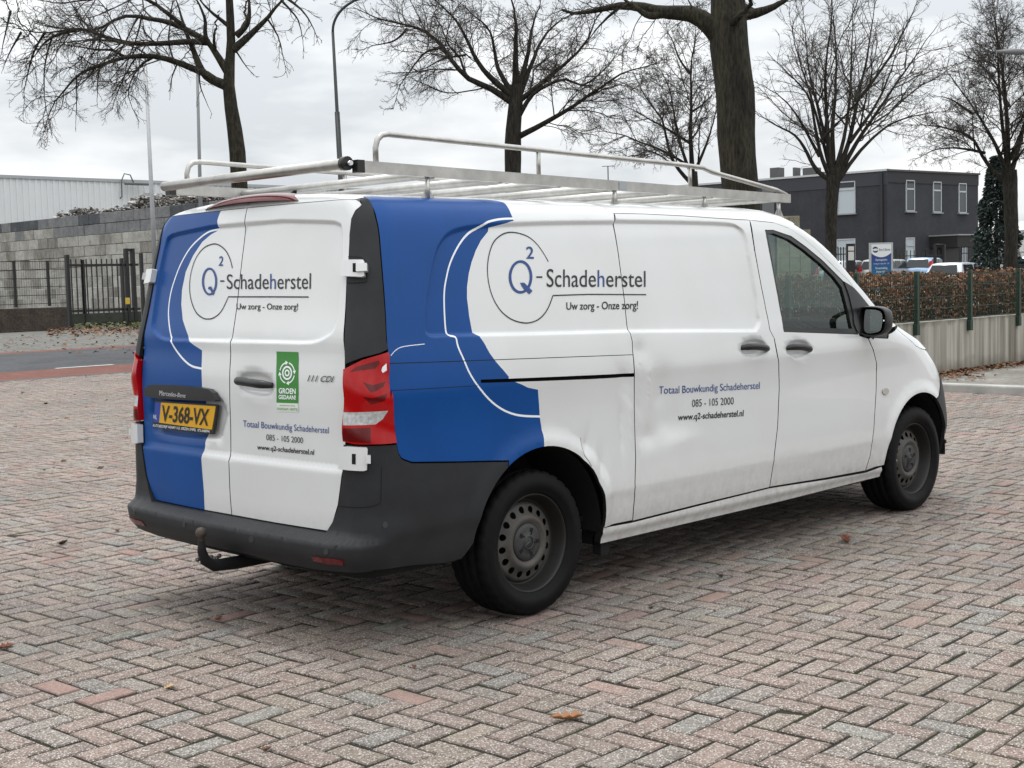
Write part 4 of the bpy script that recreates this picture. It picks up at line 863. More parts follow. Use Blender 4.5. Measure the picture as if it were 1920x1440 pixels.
# ================================================================== GROUND
def proj(p):
    q = np.atleast_2d(p)-CAM; z = q@CF; return np.c_[W/2+FPX*(q@CR)/z, H/2-FPX*(q@CU)/z, z]
def sheet(name, pts, z, m, kind='structure'):
    o = mesh_obj(name, [(x, y, z) for x, y in pts], [tuple(range(len(pts)))], m); o['kind'] = kind; return o
def noise_mat(name, c1, c2, scale, rough=.9, bump=.3, bscale=None, speck=None, dist=.01, zs=1.):
    m = bpy.data.materials.new(name); m.use_nodes = True; n = m.node_tree; b = n.nodes['Principled BSDF']; b.inputs['Roughness'].default_value = rough; b.inputs['Specular IOR Level'].default_value = .25
    g = n.nodes.new('ShaderNodeNewGeometry'); nz = n.nodes.new('ShaderNodeTexNoise'); nz.inputs['Scale'].default_value = scale; nz.inputs['Detail'].default_value = 10; nz.inputs['Roughness'].default_value = .65
    r = n.nodes.new('ShaderNodeValToRGB'); r.color_ramp.elements[0].position = .35; r.color_ramp.elements[1].position = .68; r.color_ramp.elements[0].color = (*c1, 1); r.color_ramp.elements[1].color = (*c2, 1)
    mpn = n.nodes.new('ShaderNodeMapping'); mpn.inputs['Scale'].default_value = (1, 1, zs); n.links.new(g.outputs['Position'], mpn.inputs['Vector'])
    n.links.new(mpn.outputs[0], nz.inputs['Vector']); n.links.new(nz.outputs['Fac'], r.inputs['Fac']); n.links.new(r.outputs['Color'], b.inputs['Base Color'])
    nb = n.nodes.new('ShaderNodeTexNoise'); nb.inputs['Scale'].default_value = bscale or scale*8; nb.inputs['Detail'].default_value = 5; n.links.new(mpn.outputs[0], nb.inputs['Vector'])
    if speck:
        mx = n.nodes.new('ShaderNodeMixRGB'); mx.blend_type = 'MULTIPLY'; mx.inputs['Fac'].default_value = 1; rr = n.nodes.new('ShaderNodeMapRange'); rr.inputs['From Min'].default_value = .3; rr.inputs['From Max'].default_value = .7; rr.inputs['To Min'].default_value = 1-speck; rr.inputs['To Max'].default_value = 1+speck
        n.links.new(nb.outputs['Fac'], rr.inputs['Value']); n.links.new(r.outputs['Color'], mx.inputs['Color1']); n.links.new(rr.outputs['Result'], mx.inputs['Color2']); n.links.new(mx.outputs['Color'], b.inputs['Base Color'])
    bp = n.nodes.new('ShaderNodeBump'); bp.inputs['Strength'].default_value = bump; bp.inputs['Distance'].default_value = dist; n.links.new(nb.outputs['Fac'], bp.inputs['Height']); n.links.new(bp.outputs['Normal'], b.inputs['Normal'])
    MATS[name] = m; return m
EARTH = noise_mat('grey_ground', (.10, .09, .075), (.20, .185, .16), .7, speck=.35, bscale=9)
sheet('ground', [(-400, -400), (600, -400), (600, 600), (-400, 600)], -.045, EARTH)
# ---- paving bricks: herringbone, 210 x 105 mm module, turned 3 degrees to the van
def brick_material():
    m = bpy.data.materials.new('paving_brick'); m.use_nodes = True; n = m.node_tree; b = n.nodes['Principled BSDF']; b.inputs['Specular IOR Level'].default_value = .3
    at = n.nodes.new('ShaderNodeAttribute'); at.attribute_name = 'tint'; g = n.nodes.new('ShaderNodeNewGeometry')
    def noise(sc, det=4, ro=.6):
        q = n.nodes.new('ShaderNodeTexNoise'); q.inputs['Scale'].default_value = sc; q.inputs['Detail'].default_value = det; q.inputs['Roughness'].default_value = ro; n.links.new(g.outputs['Position'], q.inputs['Vector']); return q
    def rng(src, a, b_, c, d, clamp=True):
        q = n.nodes.new('ShaderNodeMapRange'); q.inputs['From Min'].default_value = a; q.inputs['From Max'].default_value = b_; q.inputs['To Min'].default_value = c; q.inputs['To Max'].default_value = d; n.links.new(src, q.inputs['Value']); return q.outputs['Result']
    def mix(t, f, c1, c2):
        q = n.nodes.new('ShaderNodeMixRGB'); q.blend_type = t
        for s_, v in ((q.inputs['Fac'], f), (q.inputs['Color1'], c1), (q.inputs['Color2'], c2)):
            if hasattr(v, 'is_linked') or hasattr(v, 'links'): n.links.new(v, s_)
            else: s_.default_value = v
        return q.outputs['Color']
    vor = n.nodes.new('ShaderNodeTexVoronoi'); vor.inputs['Scale'].default_value = 130; n.links.new(g.outputs['Position'], vor.inputs['Vector'])
    sp = n.nodes.new('ShaderNodeSeparateColor'); n.links.new(vor.outputs['Color'], sp.inputs[0])
    n1_, n2_, n3_ = noise(130, 3), noise(9, 6), noise(.6, 4)
    def mth(op, a, b_):
        q = n.nodes.new('ShaderNodeMath'); q.operation = op
        for i_, v in ((0, a), (1, b_)):
            if isinstance(v, (int, float)): q.inputs[i_].default_value = v
            else: n.links.new(v, q.inputs[i_])
        return q.outputs[0]
    stone = rng(vor.outputs['Distance'], .55, .30, 0, 1)                       # one pebble per cell
    light = mth('MULTIPLY', mth('MULTIPLY', rng(sp.outputs['Red'], .50, .60, 0, .95), stone), at.outputs['Alpha'])
    dark = mth('MULTIPLY', mth('MULTIPLY', rng(sp.outputs['Green'], .66, .80, 0, .62), stone), at.outputs['Alpha'])
    c = mix('MULTIPLY', 1., at.outputs['Color'], mix('MIX', rng(n2_.outputs['Fac'], .3, .7, 0, 1), (.82, .82, .82, 1), (1.14, 1.14, 1.14, 1)))
    c = mix('MIX', dark, c, (.035, .032, .030, 1)); c = mix('MIX', light, c, (.62, .57, .52, 1))
    c = mix('MIX', rng(n1_.outputs['Fac'], .35, .7, 0, .35), c, (.07, .06, .053, 1))
    c = mix('MIX', rng(n3_.outputs['Fac'], .42, .72, 0, .5), c, (.11, .102, .09, 1))    # broad grime
    n.links.new(c, b.inputs['Base Color']); b.inputs['Roughness'].default_value = .82
    bp = n.nodes.new('ShaderNodeBump'); bp.inputs['Strength'].default_value = .75; bp.inputs['Distance'].default_value = .004
    n.links.new(mth('ADD', mth('MULTIPLY', stone, at.outputs['Alpha']), n1_.outputs['Fac']), bp.inputs['Height']); n.links.new(bp.outputs['Normal'], b.inputs['Normal'])
    return m
BRICKM = brick_material()
BW = .105; ORG = np.array([-1.5597, -.8265]); BA = math.radians(3.2); ca, sa = math.cos(BA), math.sin(BA)
def lat(i, j): x, y = i*BW, j*BW; return ORG+np.array([ca*x-sa*y, sa*x+ca*y])
XK = 11.28   # kerb line on the right
bl_ = []
for i in range(-50, 140):
    for j in range(-75, 190):
        k = (i+j) % 4
        if k == 0: bl_.append((i+.0, j+.0, 0))         # centre of a brick lying along x (cells i,i+1)
        elif k == 2: bl_.append((i-.5, j+.5, 1))       # along y
BL = np.array(bl_); XY = ORG+np.c_[ca*BL[:, 0]-sa*BL[:, 1], sa*BL[:, 0]+ca*BL[:, 1]]*BW
pj = proj(np.c_[XY, np.zeros(len(XY))])
ok = (XY[:, 0] < XK) & (XY[:, 1] < 17.55) & (pj[:, 2] > 1.3) & (pj[:, 0] > -900) & (pj[:, 0] < 2820) & (pj[:, 1] < 3000)
BL, XY, pj = BL[ok], XY[ok], pj[ok]; NB = len(BL)
TINTS = [((.335, .265, .235), 1.2, 5), ((.35, .285, .255), 1.35, 5), ((.32, .27, .245), 1.45, 4), ((.335, .305, .28), 1.45, 3.2), ((.345, .25, .22), .8, 1.4), ((.34, .225, .198), .35, .5), ((.32, .325, .30), 1.1, .6), ((.285, .28, .265), 1.3, .9), ((.21, .21, .205), 1.0, .25), ((.345, .295, .25), 1.3, 2)]
tw = np.array([t[2] for t in TINTS]); tsel = RNG.choice(len(TINTS), NB, p=tw/tw.sum())
TINTS = [((t[0][0]*.80, t[0][1]*.765, t[0][2]*.735), t[1], t[2]) for t in TINTS]
tcol = np.array([t[0] for t in TINTS])[tsel]*RNG.uniform(.86, 1.14, (NB, 1))*RNG.uniform(.96, 1.04, (NB, 3)); talp = np.array([t[1] for t in TINTS])[tsel]
hx_, hy_, ch = .1002, .0477, .0055
def brick_verts(n, rng):
    t = np.array([(-1, -1), (1, -1), (1, 1), (-1, 1)], float)
    j = rng.normal(0, .0011, (n, 4, 2))
    out = t*(hx_, hy_)+j; chv = ch*rng.uniform(.6, 1.5, (n, 4, 1)); top = out-t*chv
    zt = rng.normal(0, .0004, (n, 4)); v = np.zeros((n, 12, 3)); v[:, 0:4, :2] = top; v[:, 0:4, 2] = zt; v[:, 4:8, :2] = out; v[:, 4:8, 2] = -ch*.75; v[:, 8:12, :2] = out; v[:, 8:12, 2] = -.035
    return v
BF = [(0, 1, 2, 3)]+[(4+k, 4+(k+1) % 4, (k+1) % 4, k) for k in range(4)]+[(8+k, 8+(k+1) % 4, 4+(k+1) % 4, 4+k) for k in range(4)]
def tint_attr(me, cols):
    a = me.attributes.new('tint', 'FLOAT_COLOR', 'FACE'); a.data.foreach_set('color', np.asarray(cols, np.float32).ravel())
onscreen = (pj[:, 0] > 0) & (pj[:, 0] < W) & (pj[:, 1] < H+8)
order = np.argsort(np.where(onscreen, pj[:, 2], 1e9)); ind = order[:300]; isind = np.zeros(NB, bool); isind[ind] = True
dz = RNG.normal(0, .0016, NB); tilt = RNG.normal(0, .007, (NB, 2)); rot = BA+BL[:, 2]*math.pi/2+RNG.normal(0, .011, NB); shift = RNG.normal(0, .0012, (NB, 2))
rest = np.where(~isind)[0]; V = brick_verts(len(rest), RNG)
V[:, :, 2] += V[:, :, 0]*tilt[rest, 0:1]+V[:, :, 1]*tilt[rest, 1:2]+dz[rest][:, None]
c_, s__ = np.cos(rot[rest])[:, None], np.sin(rot[rest])[:, None]; X, Y_ = V[:, :, 0].copy(), V[:, :, 1].copy()
V[:, :, 0] = c_*X-s__*Y_+XY[rest, 0:1]+shift[rest, 0:1]; V[:, :, 1] = s__*X+c_*Y_+XY[rest, 1:2]+shift[rest, 1:2]
fb_ = np.array(BF); FA = (fb_[None]+12*np.arange(len(rest))[:, None, None]).reshape(-1, 4)
me = bpy.data.meshes.new('brick_field'); me.vertices.add(len(rest)*12); me.vertices.foreach_set('co', V.ravel())
me.loops.add(FA.size); me.loops.foreach_set('vertex_index', FA.ravel()); me.polygons.add(len(FA)); me.polygons.foreach_set('loop_start', np.arange(len(FA))*4); me.polygons.foreach_set('loop_total', np.full(len(FA), 4)); me.update(calc_edges=True)
EDGE = np.array([1]+[.62]*4+[.38]*4)   # chamfers and sides darkened: joint dirt plus chamfer shading put into the colour
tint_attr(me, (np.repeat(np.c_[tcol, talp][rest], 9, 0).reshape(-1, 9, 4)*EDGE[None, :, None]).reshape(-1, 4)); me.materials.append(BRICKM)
# bed with moss between the bricks = the paved ground itself
MOSS = noise_mat('mossy_joints', (.014, .012, .010), (.028, .031, .014), 2.6, bump=.6, bscale=140, speck=.5, dist=.006)
pave = sheet('paving', [(-12, -14), (XK, -14), (XK, 17.6), (-12, 17.6)], -.0058, MOSS)
bf = link(bpy.data.objects.new('brick_field', me), pave); bf['kind'] = 'stuff'
vs = []
for k in range(24):
    v = brick_verts(1, RNG)[0]; t = TINTS[RNG.choice(len(TINTS), p=tw/tw.sum())] if k > len(TINTS)-1 else TINTS[k]
    mm = bpy.data.meshes.new('brick'); mm.from_pydata([tuple(q) for q in v], [], BF); b0_ = np.array([*(np.array(t[0])*RNG.uniform(.88, 1.12)), t[1]]); tint_attr(mm, b0_[None]*EDGE[:, None]); mm.materials.append(BRICKM); vs.append(mm)
wts = np.array([TINTS[k][2] if k < len(TINTS) else 2.0 for k in range(24)])
for b in ind:
    o = bpy.data.objects.new('brick', vs[RNG.choice(24, p=wts/wts.sum())]); o.location = (XY[b, 0]+shift[b, 0], XY[b, 1]+shift[b, 1], dz[b]); o.rotation_euler = (tilt[b, 1], tilt[b, 0], rot[b]); link(o, pave)
# moss cushions in the joints
mv, mf = [], []
mk = np.where((pj[:, 2] < 9) & onscreen)[0]
for b in mk:
    x, y = XY[b]
    if (math.sin(x*2.1+1.3)*math.sin(y*1.7+.4)+.35*math.sin(x*6.3+y*5.1)) < .25 or RNG.random() > .55: continue
    e = (RNG.choice([-1, 1])*.105*RNG.random(), RNG.choice([-1, 1])*.0525); c2, s2 = math.cos(rot[b]), math.sin(rot[b])
    px, py = x+c2*e[0]-s2*e[1], y+s2*e[0]+c2*e[1]
    for q in range(RNG.integers(5, 14)):
        l = RNG.normal(0, .022); p0 = np.array([px+c2*l, py+s2*l, -.009])+np.r_[RNG.normal(0, .003, 2), 0]; h_ = RNG.uniform(.008, .017); r_ = RNG.uniform(.002, .005); a = RNG.random()*6
        i0 = len(mv); mv += [p0+(r_*math.cos(a+k*2.1), r_*math.sin(a+k*2.1), 0) for k in range(3)]+[p0+(RNG.normal(0, .003), RNG.normal(0, .003), h_)]; mf += [(i0, i0+1, i0+3), (i0+1, i0+2, i0+3), (i0+2, i0, i0+3)]
if mv: o = mesh_obj('moss', mv, mf, mat('moss_green', (.055, .085, .018), .9, var=(30, .4)), pave); o['kind'] = 'stuff'
# ---- road on the left: kerb strip, red cycle lane, asphalt, far lane, verge
RX0, RX1 = -60, 34
CONC = noise_mat('pale_concrete', (.30, .29, .27), (.42, .40, .37), 3, speck=.2)
CONCD = noise_mat('grey_concrete', (.06, .06, .06), (.10, .098, .096), 3, speck=.2)
sheet('kerb_strip', [(RX0, 17.6), (RX1, 17.6), (RX1, 18.02), (RX0, 18.02)], -.012, CONCD)
sheet('cycle_lane', [(RX0, 18.02), (RX1, 18.02), (RX1, 20.5), (RX0, 20.5)], -.016, noise_mat('red_asphalt', (.115, .045, .034), (.165, .07, .054), 2, speck=.22, bscale=14))
sheet('road', [(RX0, 20.5), (RX1, 20.5), (RX1, 28.3), (RX0, 28.3)], -.016, noise_mat('asphalt', (.045, .047, .052), (.075, .077, .082), .9, speck=.3, bscale=10))
sheet('cycle_lane', [(RX0, 28.3), (RX1, 28.3), (RX1, 29.2), (RX0, 29.2)], -.014, MATS['red_asphalt'])
sheet('far_pavement', [(RX0, 29.2), (60, 29.2), (60, 70), (RX0, 70)], -.02, noise_mat('gravelly_pavement', (.09, .088, .08), (.17, .165, .15), 1.6, speck=.4, bscale=7))
WPAINT = mat('road_paint', (.62, .62, .60), .7, var=(8, .15))
a, b = at_z(104, 689.6), at_z(206, 682); o = mesh_obj('lane_marking', [(a[0], a[1]-.07, -.011), (b[0], a[1]-.07, -.011), (b[0], a[1]+.07, -.011), (a[0], a[1]+.07, -.011)], [(0, 1, 2, 3)], WPAINT); o['kind'] = 'structure'
# ---- kerb and footpath on the right
YW = 3.75
m = MB(); m.bbox(XK, XK+.16, -14, YW, -.2, .10, .02); o = m.build('kerb', mat('kerb_concrete', (.36, .355, .335), .85, var=(3, .2), bump=(60, .2, .004))); o['kind'] = 'structure'
sheet('footpath', [(XK+.16, -14), (40, -14), (40, YW), (XK+.16, YW)], .095, noise_mat('footpath_concrete', (.15, .14, .125), (.25, .235, .215), 1.3, speck=.25, bscale=12))
# ================================================================== BARE TREES
BARK = noise_mat('bark', (.013, .011, .009), (.034, .030, .023), 9, bump=1., bscale=24, speck=.5, dist=.05, zs=.22)
BARKG = noise_mat('mossy_bark', (.013, .011, .009), (.042, .039, .024), 3, bump=1., bscale=26, speck=.6, dist=.07, zs=.2)
TWIG = mat('twig_bark', (.040, .033, .026), .85)
def tubes(pts, rad, n):
    """pts (B,K,3), rad (B,K) -> verts, quads"""
    B, K, _ = pts.shape; d = np.gradient(pts, axis=1); d /= np.linalg.norm(d, axis=2, keepdims=True)+1e-9
    ref = np.where(np.abs(d[:, :1, 2:3]) > .8, np.array([1., 0, 0]), np.array([0, 0, 1.])); x = np.cross(np.broadcast_to(ref, d.shape), d); x /= np.linalg.norm(x, axis=2, keepdims=True)+1e-9; y = np.cross(d, x)
    a = 2*math.pi*np.arange(n)/n; v = pts[:, :, None]+rad[:, :, None, None]*(np.cos(a)[:, None]*x[:, :, None]+np.sin(a)[:, None]*y[:, :, None])
    b = np.arange(B)[:, None, None]*K*n; i = np.arange(K-1)[None, :, None]*n; k = np.arange(n)[None, None]; k2 = (k+1) % n
    q = np.stack([b+i+k, b+i+k2, b+i+n+k2, b+i+n+k], -1).reshape(-1, 4)
    return v.reshape(-1, 3), q
def np_mesh(name, parts, m, parent, smooth=True):
    V = np.concatenate([p[0] for p in parts]); o_ = np.cumsum([0]+[len(p[0]) for p in parts][:-1]); F = np.concatenate([p[1]+o for p, o in zip(parts, o_)])
    me = bpy.data.meshes.new(name); me.vertices.add(len(V)); me.vertices.foreach_set('co', V.astype(np.float32).ravel()); k = F.shape[1]
    me.loops.add(F.size); me.loops.foreach_set('vertex_index', F.astype(np.int32).ravel()); me.polygons.add(len(F)); me.polygons.foreach_set('loop_start', np.arange(len(F))*k); me.polygons.foreach_set('loop_total', np.full(len(F), k)); me.polygons.foreach_set('use_smooth', np.full(len(F), smooth)); me.update(calc_edges=True)
    me.materials.append(m); return link(bpy.data.objects.new(name, me), parent)
def resample(p, K):
    p = np.array(p); s = np.r_[0, np.cumsum(np.linalg.norm(np.diff(p, axis=0), axis=1))]; t = np.linspace(0, s[-1], K); return np.stack([np.interp(t, s, p[:, i]) for i in range(3)], 1), s[-1]
def grow(P, R, L, per, lenf, K, ang, droop, wig, rng, rmin, t0=.18, cull=True, up=0.):
    """children of branches P (B,K0,3) with radii R; per = children per metre"""
    B, K0, _ = P.shape; n = np.maximum(1, (L*per*rng.uniform(.8, 1.2, B)).astype(int)); par = np.repeat(np.arange(B), n); t = t0+(1-t0)*rng.random(len(par))**.8
    f = t*(K0-1); i = np.minimum(f.astype(int), K0-2); w = (f-i)[:, None]; p0 = P[par, i]*(1-w)+P[par, i+1]*w; tg = P[par, i+1]-P[par, i]; tg /= np.linalg.norm(tg, axis=1, keepdims=True)+1e-9; r0 = R[par, i]*(1-w[:, 0])+R[par, i+1]*w[:, 0]
    if cull:
        q = proj(p0); k = (q[:, 0] > -160) & (q[:, 0] < W+160) & (q[:, 1] > -130); par, t, p0, tg, r0 = par[k], t[k], p0[k], tg[k], r0[k]
    M = len(par); z = rng.normal(size=(M, 3)); z -= (z*tg).sum(1, keepdims=True)*tg; z /= np.linalg.norm(z, axis=1, keepdims=True)+1e-9
    a = ang*rng.uniform(.7, 1.3, (M, 1)); d = np.cos(a)*tg+np.sin(a)*z; d[:, 2] += up
    ln = L[par]*lenf*(1.15-.75*t)*rng.uniform(.6, 1.3, M); st = (ln/(K-1))[:, None]; pts = np.zeros((M, K, 3)); pts[:, 0] = p0
    for k in range(1, K):
        d = d+rng.normal(0, wig, (M, 3)); d[:, 2] += droop*(1 if k < K*.65 else -1.6); d /= np.linalg.norm(d, axis=1, keepdims=True)+1e-9; pts[:, k] = pts[:, k-1]+d*st
    rb = np.maximum(np.minimum(r0*.6, .0085*ln+.003), rmin); rad = rb[:, None]*np.linspace(1, .38, K)[None]; rad = np.maximum(rad, rmin*.62)
    return pts, rad, ln
def tree(name, label, f, trunk, tr_w, limbs, depth, seed, group=None, barkm=None, dens_=1., base=(0, 0), droop=-.05, l2=(5.2, .40), l3=(9.5, .46), l4=(15., .50), zdir=.35, lean=1., rmin=.0028, tips=True, zbase=-.05):
    rng = np.random.default_rng(seed); sc = depth/FPX
    P3 = lambda q, o=0.: at_d(*f(*q), depth)+CF*0+np.array([CF[0], CF[1], 0])*o
    tp = [P3(q) for q in trunk]; g = tp[0].copy(); g[2] = zbase
    root = empty(name, (g[0], g[1], zbase)); tag(root, label, 'tree', group)
    tp = [g+np.array([0, 0, .0]), g*.55+tp[0]*.45]+tp
    for q in tp[:2]: q[0] = tp[2][0]; q[1] = tp[2][1]
    pt, Lt = resample(smooth_line(tp, 4), 18); tw_ = np.interp(np.linspace(0, 1, 18), np.linspace(0, 1, len(tr_w)), tr_w)*sc/2
    tw_[0] *= 1.35; tw_[1] *= 1.12
    v, q = tubes(pt[None], tw_[None], 20)
    # knobbly bark outline
    c = np.repeat(pt, 20, 0); v = c+(v-c)*(1+.05*np.sin(v[:, 2:3]*3+v[:, 0:1]*9)+rng.normal(0, .018, (len(v), 1)))
    off = np.array([g[0], g[1], zbase]); np_mesh('trunk', [(v-off, q)], barkm or BARK, root)
    # limbs: traced in the photo, swung towards and away from the viewer for depth
    PL, RL, LL_ = [], [], []
    for pts, w in limbs:
        sw = rng.uniform(-1, 1)*zdir; p = []
        for i, q in enumerate(pts):
            s_ = i/(len(pts)-1); dist = np.linalg.norm(np.array(pts[i])-np.array(pts[0]))*(f(1, 0)[0]-f(0, 0)[0])*sc; p.append(P3(q, sw*dist))
        p, l = resample(smooth_line(p, 4), 16); PL.append(p+rng.normal(0, .012*min(1, l/3), p.shape)*np.linspace(0, 1, 16)[:, None]); RL.append((max(w*.10, .7)+(w-max(w*.10, .7))*np.linspace(1, 0, 16)**1.25)*sc/2); LL_.append(l)
    PL, RL, LL_ = np.array(PL), np.array(RL), np.array(LL_)
    extra = []
    for k in range(max(0, int(len(limbs)*.5))):      # limbs growing towards and away from the viewer
        i = rng.integers(len(PL)); s0 = rng.integers(1, 5); d = np.array([CF[0], CF[1], 0])*rng.choice([-1, 1])*rng.uniform(.6, 1)+np.array([0, 0, rng.uniform(.3, .9)])+CR*rng.uniform(-.6, .6); d /= np.linalg.norm(d); l = LL_.mean()*rng.uniform(.5, .9); p = PL[i][s0]+np.linspace(0, 1, 16)[:, None]*d*l+np.cumsum(rng.normal(0, .05, (16, 3)), 0)*np.linspace(0, 1, 16)[:, None]; extra.append((p, np.linspace(RL[i][s0]*.55, .012, 16), l))
    if extra: PL = np.concatenate([PL, [e[0] for e in extra]]); RL = np.concatenate([RL, [e[1] for e in extra]]); LL_ = np.r_[LL_, [e[2] for e in extra]]
    v, q = tubes(PL, RL, 9); np_mesh('limbs', [(v-off, q)], barkm or BARK, root)
    b1 = grow(PL, RL, LL_, l2[0]*dens_, l2[1], 9, .75, droop*.5, .16, rng, .008, .12, up=.12)
    b2 = grow(*b1, l3[0]*dens_, l3[1], 7, .8, droop, .22, rng, .0055)
    b3 = grow(*b2, l4[0]*dens_, l4[1], 5, .85, droop, .28, rng, rmin)
    pa = [tubes(b1[0], b1[1], 5), tubes(b2[0], b2[1], 4), tubes(b3[0], b3[1], 3)]
    o = np_mesh('crown', [(a-off, b_) for a, b_ in pa], TWIG, root); o['kind'] = 'stuff'
    return len(b1[0]), len(b2[0]), len(b3[0])
zt1 = zoom(0, 0, 1/3); zt2 = zoom(600, 0, 1/3); zt6 = zoom(1080, 0, .27778); zt7 = zoom(1380, 0, 1/3)
cnt = []
cnt.append(tree('oak_tree', 'bare spreading oak with long drooping limbs behind the flagpoles', zt1, [(1350, 1120), (1342, 980), (1337, 850), (1315, 700), (1293, 560), (1285, 440), (1300, 300), (1297, 180), (1290, 0), (1290, -150)], (38, 34, 33, 31, 30, 30, 24, 18, 14, 12), [
    ([(1310, 280), (1400, 200), (1490, 110), (1580, 0), (1660, -90)], 17), ([(1330, 200), (1400, 130), (1412, 0), (1430, -100)], 14), ([(1290, 420), (1210, 290), (1165, 220), (1158, 100), (1110, 0), (1080, -60)], 17),
    ([(1270, 480), (1150, 420), (1085, 290), (1040, 180), (1000, 60), (960, -40)], 20), ([(1230, 465), (1185, 430), (1120, 400), (1000, 352), (850, 315), (700, 325), (560, 370), (430, 420), (380, 490), (300, 580), (250, 720)], 15),
    ([(1180, 240), (1120, 235), (1000, 240), (800, 250), (650, 235), (520, 180), (420, 170), (300, 190), (180, 180), (60, 160)], 13), ([(1160, 230), (1040, 160), (930, 110), (800, 80), (680, 55), (580, 80), (480, 125), (350, 110), (200, 100), (60, 60)], 13),
    ([(430, 170), (330, 200), (260, 250), (200, 340), (140, 420)], 7), ([(1040, 150), (960, 90), (880, 30), (800, 0), (700, 0), (560, 30), (400, 60), (200, 20)], 9), ([(1290, 150), (1240, 110), (1180, 60), (1130, 0), (1090, -70)], 9), ([(700, 325), (640, 285), (540, 280), (420, 262), (300, 250)], 6), ([(1600, -20), (1700, 60), (1760, 150), (1800, 260)], 6), ([(1500, 100), (1560, 200), (1590, 330), (1610, 430)], 4), ([(1580, 0), (1680, 120), (1710, 290)], 5), ([(1330, 290), (1390, 380), (1450, 440)], 3.5), ([(250, 185), (180, 300), (125, 480), (110, 640)], 5), ([(120, 180), (60, 300), (20, 420)], 5), ([(560, 370), (545, 470), (540, 600)], 3.5), ([(850, 318), (760, 420), (730, 540), (790, 690)], 4), ([(1120, 405), (1130, 500), (1190, 640)], 3.5), ([(800, 80), (760, 200), (700, 330), (640, 500)], 4), ([(300, 190), (240, 330), (210, 520), (230, 760)], 4), ([(430, 420), (420, 560), (400, 720)], 3.5), ([(60, 60), (30, 200), (0, 350)], 5), ([(1000, 352), (960, 450), (950, 560)], 3.5)], 32, 11, barkm=BARKG, dens_=.92, droop=-.09))
cnt.append(tree('oak_tree', 'bare fan-shaped tree forking low into many crooked limbs', zt2, [(1085, 1080), (1085, 850), (1092, 650), (1102, 560), (1104, 480)], (30, 28, 28, 32, 24), [
    ([(1085, 580), (960, 500), (840, 450), (760, 370), (690, 270), (600, 190), (490, 155), (330, 120), (200, 60)], 14), ([(1070, 530), (960, 440), (880, 340), (830, 230), (740, 90), (640, 0), (600, -60)], 13), ([(1080, 520), (1000, 380), (960, 180), (880, 90), (780, 0)], 11),
    ([(1100, 500), (1100, 250), (1100, 120), (1070, 0), (1060, -80)], 15), ([(1115, 500), (1170, 300), (1190, 150), (1240, 0), (1260, -60)], 13), ([(1130, 520), (1230, 250), (1290, 150), (1390, 60), (1500, 20)], 11), ([(1130, 560), (1300, 430), (1420, 330), (1500, 240), (1550, 120), (1650, 40)], 11),
    ([(1115, 660), (1190, 540), (1290, 480), (1390, 455), (1475, 490), (1600, 400), (1680, 280)], 10), ([(1105, 775), (1145, 755), (1280, 690), (1420, 610), (1560, 520), (1700, 440), (1900, 400)], 12), ([(690, 270), (590, 290), (500, 390), (440, 470), (400, 600)], 5), ([(490, 160), (420, 230), (300, 260), (200, 300)], 5), ([(820, 310), (700, 330), (600, 380), (480, 420)], 5)], 36, 12, dens_=1.25, droop=-.06))
cnt.append(tree('young_tree', 'small bare tree with upswept limbs beside the thick trunk', zt6, [(795, 1420), (795, 1290), (788, 1160)], (20, 19, 18), [
    ([(785, 1160), (770, 900), (775, 700), (770, 450), (790, 300), (800, 120)], 10), ([(770, 1230), (700, 1160), (640, 1080), (600, 960), (560, 820), (450, 690), (330, 480)], 8), ([(770, 1150), (740, 1090), (680, 900), (640, 700), (600, 560), (480, 380)], 7), ([(760, 1120), (600, 1020), (450, 960), (300, 900), (150, 880), (40, 900)], 6), ([(810, 1140), (880, 980), (940, 800), (980, 600)], 7), ([(775, 970), (600, 850), (450, 760), (250, 640)], 6), ([(772, 760), (860, 700), (950, 600)], 5), ([(770, 500), (700, 400), (640, 250), (560, 150)], 5)], 46, 13, dens_=1.0, droop=-.02, rmin=.006))
cnt.append(tree('oak_tree', 'massive oak with thick dark trunk and heavy mossy low limb', zt6, [(1125, 1500), (1105, 1200), (1083, 900), (1068, 600), (1048, 400), (1035, 200), (1020, 0), (1010, -150)], (76, 70, 66, 66, 68, 74, 70, 60), [
    ([(1010, 300), (900, 170), (780, 95), (600, 85), (450, 55), (300, 40), (130, 70), (0, 90), (-100, 60)], 44), ([(1120, 100), (1200, 92), (1260, 75), (1350, 40), (1450, -20), (1560, -80)], 24), ([(600, 85), (500, 110), (420, 70), (330, 10), (250, -60)], 20), ([(300, 45), (200, 130), (110, 230), (60, 330)], 7)], 25, 14, barkm=BARKG, dens_=1.0, droop=-.1, zdir=.2))
